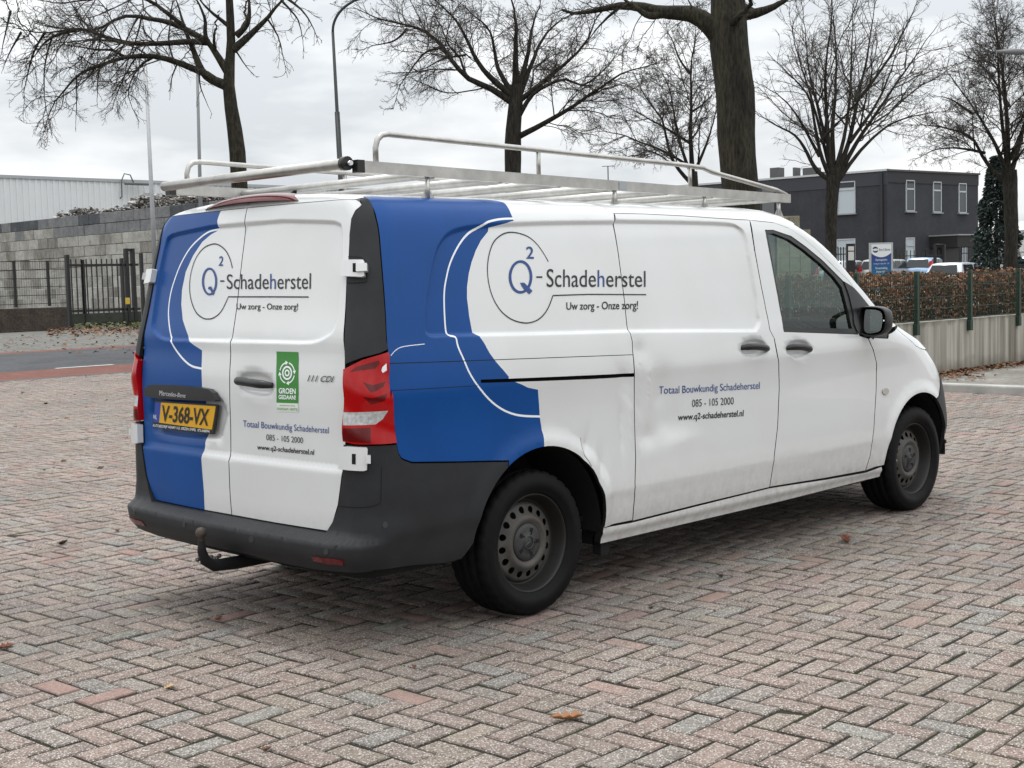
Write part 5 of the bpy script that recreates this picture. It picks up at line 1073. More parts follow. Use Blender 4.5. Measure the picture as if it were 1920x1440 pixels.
cnt.append(tree('lime_tree', 'bare vase-shaped tree with dense upright limbs in front of the dark building', zt7, [(530, 1500), (535, 1250), (540, 1100), (547, 990)], (24, 23, 22, 27), [
    ([(525, 1010), (450, 950), (350, 770), (230, 700), (100, 620)], 10), ([(530, 1000), (470, 880), (420, 700), (380, 560), (260, 440), (130, 330)], 9), ([(535, 990), (510, 800), (490, 600), (480, 400), (500, 150), (500, -60)], 11), ([(548, 985), (560, 700), (590, 500), (610, 250), (600, -60)], 11), ([(560, 990), (640, 800), (700, 550), (750, 350), (800, 100), (830, -60)], 11), ([(570, 1000), (680, 820), (800, 650), (950, 450), (1100, 250), (1250, 60)], 10), ([(580, 1010), (700, 850), (870, 700), (1050, 640), (1200, 620)], 9), ([(555, 970), (620, 750), (660, 500), (680, 200), (700, -40)], 9), ([(533, 970), (440, 600), (350, 300), (300, 60)], 8), ([(470, 880), (330, 600), (200, 480), (110, 430)], 7), ([(640, 800), (820, 560), (930, 330), (1000, 120)], 8), ([(510, 800), (420, 420), (400, 200), (380, 0)], 7), ([(700, 550), (850, 330), (960, 100), (1010, -40)], 7)], 42, 15, dens_=.78, droop=.035, l2=(4., .42), l3=(7.5, .46), l4=(11., .5)))
cnt.append(tree('street_tree', 'bare tree with fine brown twigs in front of the dark conifer', zt7, [(1545, 1500), (1548, 1200), (1535, 960)], (25, 23, 28), [
    ([(1530, 980), (1540, 700), (1530, 400), (1500, 100), (1490, -60)], 12), ([(1520, 960), (1440, 800), (1300, 600), (1200, 480), (1120, 380)], 9), ([(1510, 1020), (1450, 960), (1400, 880), (1330, 760), (1150, 700), (950, 690)], 9), ([(1550, 960), (1620, 800), (1700, 600)], 11), ([(1525, 930), (1460, 600), (1420, 300), (1380, 60)], 9), ([(1540, 900), (1600, 700), (1640, 400), (1660, 100)], 9), ([(1400, 860), (1250, 840), (1100, 850), (950, 920)], 6), ([(1330, 640), (1180, 560), (1080, 560)], 6), ([(1540, 600), (1450, 400), (1350, 300), (1250, 250)], 6)], 48, 16, dens_=1.0, droop=-.02, rmin=.006))
# ================================================================== LEFT BACKGROUND
BCONC = noise_mat('block_concrete', (.22, .212, .19), (.38, .37, .34), 1.3, speck=.25, bscale=14); BDARK = noise_mat('dark_block', (.055, .06, .068), (.10, .105, .115), 1.5, speck=.2, bscale=12); BMID = noise_mat('grey_block', (.13, .135, .14), (.22, .22, .22), 1.8, speck=.2, bscale=12)
zl = zoom(0, 300, .30551)
A = at_d(0, 540, 84); B = at_d(330, 540, 70); A[2] = B[2] = 0; ud = (B-A)/np.linalg.norm(B-A); nd = np.array([-ud[1], ud[0], 0]); nd = nd if nd@(CAM-A) > 0 else -nd
def onwall(x, y): return at_plane(*zl(x, y), A, nd)
bw = empty('block_wall', tuple(A)); tag(bw, 'tall wall of stacked concrete blocks topped with dark blocks', 'wall')
BH, BLn = .60, 1.2; Mw = Matrix.Translation(A) @ Matrix(((ud[0], -nd[0], 0, 0), (ud[1], -nd[1], 0, 0), (0, 0, 1, 0), (0, 0, 0, 1)))
ztop = onwall(400, 348)[2]; nrow = int(round(ztop/BH)); BH = ztop/nrow
Lw = np.linalg.norm(B-A); bmesh_ = {}
BC2 = noise_mat('pale_block_concrete', (.27, .262, .24), (.43, .42, .39), 1.1, speck=.2, bscale=10); BC3 = noise_mat('stained_block_concrete', (.14, .132, .115), (.30, .29, .26), .9, speck=.25, bscale=9, zs=.4)
for mi, mm in enumerate((BCONC, BDARK, BMID, BC2, BC3)):
    m = MB(); m.bbox(.011, BLn-.011, 0, .6, .010, BH-.010, .02); o = m.build('concrete_block', mm); bmesh_[mi] = o.data; bpy.data.objects.remove(o)
bw.matrix_world = Mw
for r_ in range(nrow):
    for k in range(-3, int(Lw/BLn)+6):
        top = nrow-1-r_; mi = (1 if RNG.random() < .55 else 2) if top == 0 else (2 if (top == 1 and (k > 5 or RNG.random() < .2)) else int(RNG.choice([0, 3, 4], p=[.45, .3, .25])))
        o = bpy.data.objects.new('concrete_block', bmesh_[mi]); link(o, bw); o.location = ((k+(.5 if r_ % 2 else 0))*BLn, (RNG.normal(0, .012)-(.06 if top > 1 else 0)), r_*BH)
# rubble heap showing above the wall
rv_, rf__ = [], []
RUBM = [mat('rubble_grey', (.16, .15, .14), .9), mat('rubble_dark', (.045, .04, .035), .9), mat('rubble_pale', (.42, .40, .37), .9)]
mi_ = []
for k in range(6500):
    xz_ = RNG.uniform(200, 1450); hp = 38*math.exp(-((xz_-400)/130)**2)+55*math.exp(-((xz_-820)/170)**2)+45*math.exp(-((xz_-1250)/260)**2)+8
    p = onwall(xz_, 352-(xz_-400)*.043)-nd*RNG.uniform(.5, 3.5); p[2] = ztop-.3+RNG.random()**.6*hp*.0105*1.75*RNG.uniform(.8, 1); s_ = RNG.uniform(.04, .15)
    q = RNG.normal(size=(4, 3))*s_*(1, 1, .45); i0 = len(rv_); rv_ += [p+v for v in q]; rf__ += [(i0, i0+1, i0+2), (i0, i0+2, i0+3), (i0, i0+3, i0+1), (i0+1, i0+3, i0+2)]; mi_ += [int(RNG.choice(3, p=(.35, .4, .25)))]*4
o = mesh_obj('rubble_heap', rv_, rf__, RUBM, midx=mi_); tag(o, 'heap of mixed grey rubble behind the block wall', 'rubble', kind='stuff')
# white ribbed warehouse
YH = 88.; p0 = at_y(0, 332, YH); p1 = at_y(560, 346, YH); zt = p0[2]
wh_ = empty('warehouse', (p0[0], YH, 0)); tag(wh_, 'long white ribbed metal warehouse behind the block wall', 'building')
v, f = [], []; x = p0[0]-12; xs = []
while x < p1[0]+25:
    xs += [(x, 0), (x+.22, 0), (x+.26, -.06), (x+.42, -.06), (x+.46, 0)]; x += .46
n = len(xs); v = [(x-p0[0], y, z) for z in (0, zt) for x, y in xs]; f = [(i, i+1, n+i+1, n+i) for i in range(n-1)]
mesh_obj('wall', v, f, mat('white_cladding', (.60, .62, .63), .5, var=(.25, .06)), wh_)
L_ = xs[-1][0]-xs[0][0]; MB().box(-12.1, L_-11.9, -.14, .3, zt-.06, zt+.16).build('roof_edge', mat('grey_flashing', (.33, .35, .36), .5), wh_)
MB().box(-12, L_-12, .3, 30, 0, zt-.1).build('hall', MATS['white_cladding'], wh_)
q = at_y(*zl(745, 150), YH-.3); wl = empty('wall_lamp', tuple(q)); tag(wl, 'curved wall lamp on the white warehouse', 'lamp')
MB().tube([(0, .25, -1.0), (0, 0, -.9), (0, -.05, .3), (.2, -.15, .8), (.6, -.3, .7), (.8, -.4, .1)], .05, 6).build('arm', mat('lamp_grey', (.10, .11, .11), .5), wl); MB().bbox(.1, 2.0, -.7, -.2, -.05, .12, .05).build('lamp_head', mat('lamp_grey'), wl)
# low brick wall with mesh fence, sliding gate
BRKW = noise_mat('brown_brickwork', (.045, .036, .030), (.085, .068, .055), 3, speck=.3, bscale=10)
YB = 47.2
xg = at_y(128, 600, YB)[0]; xl = at_y(-60, 600, YB)[0]; wz = at_y(60, 575, YB)[2]
lw = empty('low_wall', (xl, YB, 0)); tag(lw, 'low dark brick wall below the mesh fence', 'wall')
CH = .0765; cm = MB().bbox(.004, .206, 0, .20, .005, CH-.005, .006).build('brick', BRKW); bmd = cm.data; bpy.data.objects.remove(cm)
nc = int(wz/CH)
MB().box(0, xg-xl-.0, .012, .19, -.1, nc*CH).build('mortar_core', mat('dark_mortar', (.04, .038, .034), .9), lw)
v, f = [], []; m = MB()
for r_ in range(nc):
    for k in range(int((xg-xl)/.21)): m.box(k*.21+(r_ % 2)*.105+.005, k*.21+(r_ % 2)*.105+.205, -.0+RNG.normal(0, .002), .1, r_*CH+.005, r_*CH+CH-.005)
o = m.build('brickwork', BRKW, lw, fix=False); o['kind'] = 'stuff'
BLK = mat('black_steel', (.009, .009, .010), .5)
fn = empty('mesh_fence', (xl, YB+.1, wz)); tag(fn, 'black mesh fence on the low brick wall', 'fence')
ft = at_y(60, 489, YB+.1)[2]-wz
for px in (28-63, 28, 91): 
    xx = at_y(px, 540, YB+.1)[0]-xl; MB().box(xx-.05, xx+.05, -.05, .05, 0, ft).build('post', BLK, fn)
for k in range(6): MB().box(0, xg-xl, -.012, .012, ft*.06+k*ft*.185-.012, ft*.06+k*ft*.185+.012).build('wire', BLK, fn)
m = MB()
for k in range(int((xg-xl)/.1)): m.box(k*.1-.003, k*.1+.003, -.004, .004, 0, ft)
o = m.build('mesh_wires', BLK, fn, fix=False); o['kind'] = 'stuff'
YG = 48.2; gx = lambda px: at_y(px, 560, YG)[0]; gz = lambda py, px=190: at_y(px, py, YG)[2]
gt = empty('sliding_gate', (gx(128), YG, 0)); tag(gt, 'black barred sliding gate between heavy posts', 'gate'); ox = gx(128)
zb = gz(600); ztg = gz(489)
for k in range(13):
    xx = gx(136+k*9.6)-ox; MB().box(xx-.022, xx+.022, -.02, .02, zb-.5, ztg+.08).build('bar', BLK, gt)
for z in (ztg-.18, zb+.42): MB().box(0, gx(262)-ox, -.035, .035, z-.05, z+.05).build('rail', BLK, gt)
MB().box(.1, gx(262)-ox, -.06, .06, zb-.12, zb+.3).build('beam', mat('mossy_beam', (.03, .035, .025), .8, var=(3, .4)), gt)
for px, w, t_ in ((129, .065, 478), (240, .07, 466), (252, .07, 466), (158, .04, 487), (231, .04, 484), (268, .045, 475)):
    xx = gx(px)-ox; MB().box(xx-w, xx+w, -.1, .1, -.05, gz(t_, px)).build('post', BLK, gt)
MB().box(gx(240)-ox, gx(252)-ox, -.06, .06, gz(469)-.06, gz(469)+.06).build('post_tie', BLK, gt)
MB().bbox(gx(236)-ox-.1, gx(236)-ox+.12, -.14, -.05, gz(566)-.14, gz(566)+.14, .02).build('lock_box', mat('yellow_box', (.5, .36, .05), .5), gt)
# leaf litter on the verge
def litter(name, label, n, fpt, s0, s1, cols, zj=.05, parent=None):
    v, f, mi = [], [], []
    for k in range(n):
        p = np.array(fpt()); s_ = RNG.uniform(s0, s1); a = RNG.random()*6.28; e = np.array([math.cos(a), math.sin(a), RNG.normal(0, .25)])*s_; g = np.array([-math.sin(a), math.cos(a), RNG.normal(0, .25)])*s_*.6; up = np.array([0, 0, s_*.25])
        i0 = len(v); v += [p-e, p-g*.9+up, p+e*1.05, p+g+up, p+(0, 0, .004)]; f += [(i0, i0+1, i0+4), (i0+1, i0+2, i0+4), (i0+2, i0+3, i0+4), (i0+3, i0, i0+4)]; mi += [int(RNG.integers(len(cols)))]*4
    o = mesh_obj(name, v, f, cols, parent, midx=mi); tag(o, label, 'leaves' if not parent else None, kind='stuff'); return o
LC = [mat('leaf_brown', (.13, .062, .028), .8), mat('leaf_tan', (.20, .115, .055), .8), mat('leaf_dark', (.055, .030, .018), .8), mat('leaf_rust', (.16, .060, .024), .8)]
def f1():
    q = at_z(RNG.uniform(90, 270), 619+RNG.random()**1.5*14-RNG.random()*4); q[2] = RNG.uniform(0, .08); return q
litter('leaf_litter', 'drift of brown leaves in front of the sliding gate', 420, f1, .05, .13, LC)
def f2():
    q = at_z(RNG.uniform(110, 280), 612+RNG.normal(0, 2.5)); q[2] = RNG.uniform(0, .22); return q
litter('weeds', 'low green weeds at the foot of the sliding gate', 700, f2, .05, .16, [mat('weed_green', (.06, .08, .025), .9), mat('weed_olive', (.10, .10, .045), .9)])
def f3():
    q = at_z(RNG.uniform(-20, 400), RNG.uniform(628, 662)); q[2] = .0; return q
litter('scattered_leaves', 'scattered dark leaf scraps on the far pavement', 260, f3, .03, .09, LC)
# flagpoles and lamp posts
GALV = mat('galvanised_steel', (.34, .35, .36), .45, metal=.5, var=(2, .1)); DKP = mat('dark_green_paint', (.014, .020, .020), .45)
for (px, py), (bx, by), dp, r_, lab, mm in (((272, 108), (288, 440), 40, .055, 'pale tapered flagpole in front of the block wall', GALV), ((370, 140), (376, 385), 44, .055, 'grey flagpole beside the oak trunk', mat('grey_pole', (.15, .155, .16), .5))):
    t_ = at_d(px, py, dp); b_ = at_d(bx, by, dp); sl = (t_-b_)/(t_[2]-b_[2]); g = b_-sl*b_[2]
    pl = empty('flagpole', tuple(g)); tag(pl, lab, 'flagpole'); MB().tube([(0, 0, -.05), tuple(t_-g)], [r_*1.5, r_*.8], 12).build('pole', mm, pl); MB().lathe([(.0, .1), (.06, .05), (.0, 0)], 10, axis='z', c=tuple(t_-g)).build('finial', mm, pl)
def lamp_post(px, py, bx, by, dp, arm, lab, mm):
    t_ = at_d(px, py, dp); b_ = at_d(bx, by, dp); g = np.array([b_[0], b_[1], 0]); t_[0], t_[1] = b_[0]+(t_[0]-b_[0])*1., b_[1]+(t_[1]-b_[1])*1.
    sl = (t_-b_)/(t_[2]-b_[2]); g = b_-sl*b_[2]; root = empty('lamp_post', tuple(g)); tag(root, lab, 'lamp post'); jt = b_+sl*(at_d(*zt2(92, 630), dp)[2]-b_[2])-g
    MB().tube([(0, 0, -.05), tuple(jt)], [.072, .060], 14).build('lower_pole', mm, root); MB().tube([tuple(jt-sl*.05), tuple(jt), tuple(t_-g)], [.060, .042, .034], 12).build('upper_pole', mm, root)
    e = [t_-g]; ad = CR.copy(); ad[2] = 0
    for k in range(1, 9): a = k/8*math.pi/2*.75; e.append(t_-g+np.array([0, 0, math.sin(a)*.8])+ad*(1-math.cos(a))*1.0)
    e.append(e[-1]+ad*1.2+np.array([0, 0, .28])); MB().tube(smooth_line(e, 2), .032, 10).build('arm', mm, root)
    h_ = e[-1]; MB().bbox(h_[0]-.1, h_[0]+.5, h_[1]-.45, h_[1]+.15, h_[2]-.04, h_[2]+.1, .03).build('lamp_head', mm, root)
lamp_post(624, 60, 637, 300, 32, 1, 'tall dark lamp post with curved top and thicker lower half', DKP)
# ================================================================== RIGHT BACKGROUND
ZP = .45     # parking ground behind the retaining wall
PKM = noise_mat('parking_paving', (.13, .125, .115), (.22, .21, .195), 1.2, speck=.3, bscale=8)
def zpark(x, y): d = (x-CAM[0])*CF[0]+(y-CAM[1])*CF[1]; return ZP-.1+.45*float(sstep(56, 72, d))
ZQ = ZP; ZP = ZP-.1
_v, _f = [], []
for _y in (YW+.2, 9):
    for _x in (6.5, 34.1): _v.append((_x, _y, ZP))
_f.append((0, 1, 3, 2)); xs_ = np.arange(34.1, 200, 6.); ys_ = np.concatenate([[YW+.2], np.arange(9, 150, 6.)]); b0_ = len(_v)
_v += [(x, y, zpark(x, y)) for x in xs_ for y in ys_]; k_ = len(ys_); _f += [(b0_+i*k_+j, b0_+(i+1)*k_+j, b0_+(i+1)*k_+j+1, b0_+i*k_+j+1) for i in range(len(xs_)-1) for j in range(k_-1)]
_o = mesh_obj('parking_ground', _v, _f, PKM, smooth=True); _o['kind'] = 'structure'
# retaining wall, board-marked concrete
def wall_mat():
    m = bpy.data.materials.new('streaked_concrete'); m.use_nodes = True; n = m.node_tree; b = n.nodes['Principled BSDF']; b.inputs['Roughness'].default_value = .88; b.inputs['Specular IOR Level'].default_value = .2
    g = n.nodes.new('ShaderNodeNewGeometry'); mp_ = n.nodes.new('ShaderNodeMapping'); mp_.inputs['Scale'].default_value = (7, 7, .35); n.links.new(g.outputs['Position'], mp_.inputs['Vector'])
    a = n.nodes.new('ShaderNodeTexNoise'); a.inputs['Scale'].default_value = 1.0; a.inputs['Detail'].default_value = 7; n.links.new(mp_.outputs[0], a.inputs['Vector'])
    r = n.nodes.new('ShaderNodeValToRGB'); e = r.color_ramp.elements; e[0].position = .30; e[0].color = (.11, .10, .08, 1); e[1].position = .62; e[1].color = (.40, .38, .335, 1); n.links.new(a.outputs['Fac'], r.inputs['Fac'])
    s = n.nodes.new('ShaderNodeSeparateXYZ'); n.links.new(g.outputs['Position'], s.inputs[0]); k = n.nodes.new('ShaderNodeTexNoise'); k.inputs['Scale'].default_value = 5; k.inputs['Detail'].default_value = 8; n.links.new(g.outputs['Position'], k.inputs['Vector'])
    ad = n.nodes.new('ShaderNodeMath'); ad.operation = 'MULTIPLY_ADD'; n.links.new(k.outputs['Fac'], ad.inputs[0]); ad.inputs[1].default_value = .34; n.links.new(s.outputs['Z'], ad.inputs[2])
    mr = n.nodes.new('ShaderNodeMapRange'); mr.inputs['From Min'].default_value = .46; mr.inputs['From Max'].default_value = .24; mr.inputs['To Max'].default_value = .75; n.links.new(ad.outputs[0], mr.inputs['Value'])
    mx = n.nodes.new('ShaderNodeMixRGB'); n.links.new(mr.outputs['Result'], mx.inputs['Fac']); n.links.new(r.outputs['Color'], mx.inputs['Color1']); mx.inputs['Color2'].default_value = (.10, .088, .065, 1)
    mr2 = n.nodes.new('ShaderNodeMapRange'); mr2.inputs['From Min'].default_value = .93; mr2.inputs['From Max'].default_value = 1.0; mr2.inputs['To Max'].default_value = .6; n.links.new(ad.outputs[0], mr2.inputs['Value'])
    m2 = n.nodes.new('ShaderNodeMixRGB'); n.links.new(mr2.outputs['Result'], m2.inputs['Fac']); n.links.new(mx.outputs['Color'], m2.inputs['Color1']); m2.inputs['Color2'].default_value = (.12, .115, .085, 1); n.links.new(m2.outputs['Color'], b.inputs['Base Color'])
    bp = n.nodes.new('ShaderNodeBump'); bp.inputs['Strength'].default_value = .5; bp.inputs['Distance'].default_value = .01; n.links.new(a.outputs['Fac'], bp.inputs['Height']); n.links.new(bp.outputs['Normal'], b.inputs['Normal']); return m
ZW = at_y(1800, 599, YW)[2]; XR1 = 30.
XL = 6.4
rw = empty('retaining_wall', (XL, YW, 0)); tag(rw, 'low streaked concrete retaining wall under the green fence', 'wall')
m = MB(); xx = 0; bm_ = wall_mat(); WB = MB
MB().box(0, .2, .23, 5.3, -.1, ZW).build('end_wall', bm_, rw)
for k in range(int((XR1-XL)/.24)):
    d = RNG.normal(0, .003); MB().box(k*.24+.0015, k*.24+.2385, d, .22, -.1, ZW+RNG.normal(0, .002)).build('board_panel', bm_, rw)
sheet('hedge_bed', [(6.5, YW+.21), (XR1, YW+.21), (XR1, YW+3.2), (6.5, YW+3.2)], ZW-.06, noise_mat('soil', (.035, .026, .018), (.075, .055, .038), 3, speck=.4))
# green fence on the wall
GRNP = mat('green_fence_paint', (.012, .032, .020), .5)
fe = empty('wire_fence', (XL, YW-.03, 0)); tag(fe, 'green wire mesh fence with square posts on the concrete wall', 'fence')
FT = at_y(1820, 506, YW-.04)[2]
pxs = [1720, 1820, 1911]; xp = [at_y(q, 560, YW-.04)[0] for q in pxs]; stp = xp[1]-xp[0]
allp = [xp[0]-stp*3, xp[0]-stp*2, xp[0]-stp]+xp+[xp[-1]+stp*(k+1) for k in range(3)]
for x in allp:
    p = MB().bbox(x-XL-.028, x-XL+.028, -.028, .028, ZW-.14, FT, .004).build('post', GRNP, fe); MB().bbox(x-XL-.04, x-XL+.04, -.03, .05, ZW-.16, ZW-.02, .004).build('bracket', GRNP, p)
for z in np.linspace(ZW+.03, FT-.05, 5): MB().box(allp[0]-XL, allp[-1]-XL, -.004, .004, z-.004, z+.004).build('wire', GRNP, fe)
m = MB()
for x in np.arange(allp[0], allp[-1], .05): m.box(x-XL-.0018, x-XL+.0018, -.0035, .0035, ZW+.02, FT-.03)
o = m.build('mesh_wires', GRNP, fe, fix=False); o['kind'] = 'stuff'
# beech hedge that keeps its brown leaves
HZ = at_y(1850, 508, 4.6)[2]; hg = empty('beech_hedge', (XL, 4.6, ZW-.06)); tag(hg, 'clipped beech hedge with brown winter leaves behind the green fence', 'hedge')
HC = [mat('hedge_brown', (.165, .068, .032), .75), mat('hedge_rust', (.24, .092, .040), .75), mat('hedge_dark', (.06, .032, .02), .8), mat('hedge_green', (.045, .05, .02), .75), mat('hedge_tan', (.24, .14, .075), .75)]
v, f, mi = [], [], []
for k in range(32000):
    x = RNG.uniform(0, XR1-XL-3); y = (1 if RNG.random() < .35 else -1)*.36*(1-RNG.random()**2*.7)+RNG.normal(0, .05); hh = HZ-ZW+.04*math.sin(x*2.1)+.03*math.sin(x*5.3); z = .04+RNG.random()**.75*hh
    if RNG.random() < .22: z = hh-RNG.random()*.06; y = RNG.uniform(-.36, .36)
    s_ = RNG.uniform(.018, .036); e = RNG.normal(size=3); e /= np.linalg.norm(e); g = np.cross(e, RNG.normal(size=3)); g /= np.linalg.norm(g)+1e-6; p = np.array([x, y, z]); i0 = len(v)
    v += [p-e*s_, p-g*s_*.6, p+e*s_, p+g*s_*.6]; f += [(i0, i0+1, i0+2, i0+3)]; w = (.36, .26, .16, .10 if math.sin(x*.9+1) > 0 else .18, .12); w = np.array(w)/sum(w); mi.append(int(RNG.choice(5, p=w)))
o = mesh_obj('foliage', v, f, HC, hg, midx=mi); o['kind'] = 'stuff'
bp_, br_ = [], []
for k in range(1500):
    x, y = RNG.uniform(0, XR1-XL-3), RNG.uniform(-.3, .3); p = np.array([x, y, 0.]); pts = [p]
    for j in range(4): pts.append(pts[-1]+np.array([RNG.normal(0, .06), RNG.normal(0, .06), (HZ-ZW)/4.2]))
    bp_.append(pts); br_.append(np.linspace(.010, .004, 5))
np_mesh('stems', [tubes(np.array(bp_), np.array(br_), 4)], TWIG, hg)['kind'] = 'stuff'
# leaves against the wall and on the footpath
def f4():
    x = RNG.uniform(11.6, 16.5); return np.array([x, YW-.02-abs(RNG.normal(0, .16+.25*max(0, math.sin(x*1.7)))), .10+RNG.random()*.03])
litter('leaf_drift', 'brown leaves drifted against the concrete retaining wall', 1100, f4, .02, .05, LC)
# ---- dark two-storey building
DKB = noise_mat('dark_grey_render', (.036, .037, .043), (.050, .051, .058), .6, speck=.08, bscale=5); WF = mat('white_window_frame', (.42, .44, .45), .5); PANE = mat('window_glass_dark', (.05, .06, .065), .06, spec=.7); PANEL_ = mat('window_glass_blind', (.42, .47, .50), .15, spec=.6)
C0 = at_d(1663, 320, 88); C1 = at_d(1834, 328, 94); C2 = at_d(1230, 354, 100)
zr_ = C0[2]
for q in (C1, C2): q[2] = zr_
def face(a, b):
    u = b-a; u[2] = 0; L_ = np.linalg.norm(u); u /= L_; n = np.array([u[1], -u[0], 0]); n = n if n@(CAM-a) > 0 else -n
    return a, u, n, L_
FR, FL_ = face(C0, C1), face(C0, C2)
bd = empty('office_building', (C0[0], C0[1], 0)); tag(bd, 'dark grey two-storey flat-roofed office building with white-framed windows', 'building'); o0 = np.array([C0[0], C0[1], 0])
back = C1+(C2-C0)
poly = [C0, C1, back, C2]; v = [q*[1, 1, 0]-o0 for q in poly]+[q-o0 for q in poly]
mesh_obj('wall', v, [(0, 1, 5, 4), (1, 2, 6, 5), (2, 3, 7, 6), (3, 0, 4, 7), (4, 5, 6, 7)], DKB, bd)
def fbox(F, a0, a1, z0, z1, d0, d1, name, m, parent):
    a, u, n, L_ = F; c = np.array([a[0], a[1], 0])-o0; v = [c+u*s+n*d+np.array([0, 0, z]) for s in (a0, a1) for d in (d0, d1) for z in (z0, z1)]
    return MB().add(v, [(0, 1, 3, 2), (4, 6, 7, 5), (0, 4, 5, 1), (2, 3, 7, 6), (0, 2, 6, 4), (1, 5, 7, 3)]).build(name, m, parent)
def fpx(F, x, y): q = at_plane(x, y, F[0], F[2]); return (q-F[0])@F[1], q[2]
def win(F, x0, y0, x1, y1, pane, tran=.28, deep=True):
    s0, z1 = fpx(F, x0, y0); s1, z0 = fpx(F, x1, y1); s0, s1 = min(s0, s1), max(s0, s1); z0, z1 = min(z0, z1), max(z0, z1)
    w = fbox(F, s0, s1, z0, z1, -.05, .012, 'window', PANE if pane == 0 else PANEL_, bd); t_ = .045
    for q in ((s0-.02, s0+t_, z0, z1), (s1-t_, s1+.02, z0, z1), (s0, s1, z0-.02, z0+t_), (s0, s1, z1-t_, z1+.02), (s0, s1, z1-(z1-z0)*tran-.05, z1-(z1-z0)*tran+.05)): fbox(F, *q, -.02, .06, 'frame', WF, w)
    fbox(F, s0-.1, s1+.1, z0-.1, z0-.02, 0, .16, 'sill', mat('sill_grey', (.25, .26, .26), .6), w)
for q in ((1698, 338, 1714, 396), (1749, 341, 1764, 398), (1797, 344, 1811, 399)): win(FR, *q, 0)
win(FR, 1698, 446, 1714, 496, 1); win(FR, 1803, 446, 1812, 496, 1)
win(FL_, 1571, 342, 1604, 399, 1, .25); win(FL_, 1570, 449, 1604, 500, 1, .3)
fbox(FR, 0, FR[3], zr_-.75, zr_-.02, .0, .05, 'parapet_band', mat('parapet_dark', (.030, .030, .033), .8), bd); fbox(FL_, -.05, FL_[3], zr_-.9, zr_-.0, .0, .04, 'parapet_band', mat('parapet_blue', (.042, .043, .052), .8), bd)
fbox(FR, -.1, FR[3]+.1, zr_-.02, zr_+.10, -.2, .12, 'roof_trim', mat('dark_trim', (.06, .06, .06), .6), bd); fbox(FL_, -.1, FL_[3], zr_-.01, zr_+.12, -.2, .11, 'roof_trim', mat('pale_trim', (.45, .46, .46), .6), bd)
s_, z_ = fpx(FL_, 1661, 400); fbox(FL_, .25, .42, .3, zr_-.1, .03, .16, 'drainpipe', mat('pipe_dark', (.02, .02, .022), .5), bd)
s0, z1 = fpx(FR, 1742, 444); s1, z0 = fpx(FR, 1802, 470); fbox(FR, s0, s1, z1-.75, z1, 0, 2.2, 'canopy', mat('canopy_dark', (.016, .016, .015), .7), bd); fbox(FR, s0-.05, s1+.05, z1, z1+.09, -.02, 2.3, 'canopy_edge', mat('sill_grey'), bd)
fbox(FR, s0+1.6, s1-.1, ZP, z1-.75, .0, .05, 'door', mat('door_dark', (.012, .012, .013), .3), bd)
for px, py, w, h_ in ((1421, 322, .35, 1.0), (1487, 322, .5, .8), (1507, 326, .25, .45), (1458, 318, .08, .9)):
    s_, z_ = fpx(FL_, px, py); fbox(FL_, s_-w, s_+w, zr_+.0, zr_+h_, -3, -2.2, 'roof_unit', mat('vent_grey', (.10, .10, .10), .6), bd)
fbox(FL_, fpx(FL_, 1452, 350)[0], fpx(FL_, 1430, 350)[0], .5, fpx(FL_, 1440, 350)[1], .02, .08, 'service_door', mat('door_grey', (.12, .125, .13), .6), bd)
# beige blocks stacked by the building
bs = at_d(1500, 430, 60); bst = empty('block_stack', (bs[0], bs[1], ZP)); tag(bst, 'small stack of mossy beige concrete blocks in front of the office building', 'blocks')
BEI = noise_mat('beige_block', (.17, .16, .115), (.27, .25, .19), 3, speck=.2)
zb_ = at_d(1495, 405, 60)[2]; nrow_ = 6; hb = (zb_-ZP)/nrow_
for r_ in range(nrow_):
    for k in range(2 if r_ == nrow_-1 else 3):
        c = CR.copy(); c[2] = 0; c /= np.linalg.norm(c); p = c*(-.75+k*.47); M_ = Matrix.Translation((p[0], p[1], r_*hb)) @ Matrix.Rotation(math.atan2(c[1], c[0]), 4, 'Z'); MB().bbox(-.225, .225, -.22, .22, .005, hb-.005, .02, M=M_).build('concrete_block', BEI, bst)
# ---- black bar fences and gate posts in front of the building
def bar_fence(name, label, x0, x1, dp0, dp1, ytop, step=.16):
    a = at_d(x0, ytop, dp0); b = at_d(x1, ytop, dp1); zt_ = (a[2]+b[2])/2; a[2] = b[2] = ZP; d = (b-a); L_ = np.linalg.norm(d); d /= L_; root = empty(name, tuple(a)); tag(root, label, 'fence'); M_ = Matrix.Rotation(math.atan2(d[1], d[0]), 4, 'Z'); h_ = zt_-ZP
    for z in (h_*.12, h_*.86): MB().box(0, L_, -.02, .02, z-.025, z+.025, M=M_).build('rail', BLK, root)
    for k in range(int(L_/2.5)+1): MB().box(k*2.5-.05, k*2.5+.05, -.05, .05, 0, h_+.1, M=M_).build('post', BLK, root)
    n = int(L_/step); bmv = MB().box(-.018, .018, -.018, .018, 0, h_).build('bar', BLK, root); bmv.location = (0, 0, 0); bmv.rotation_euler = (0, 0, math.atan2(d[1], d[0]))
    for k in range(1, n): o = bmv.copy(); COL.objects.link(o); o.parent = root; o.location = tuple(d*k*step)
bar_fence('bar_fence', 'black barred fence along the right of the office building', 1800, 1925, 80, 82, 463, .3)
bar_fence('bar_fence', 'black barred fence behind the silver estate car', 1680, 1770, 81, 83, 469, .3)
bar_fence('bar_fence', 'short black barred fence beside the lime trunk', 1566, 1600, 60, 61, 463, .22)
gp = at_d(1753, 515, 66); gpo = empty('gate_frame', (gp[0], gp[1], ZP)); tag(gpo, 'tall black steel gate frame among the parked cars', 'gate')
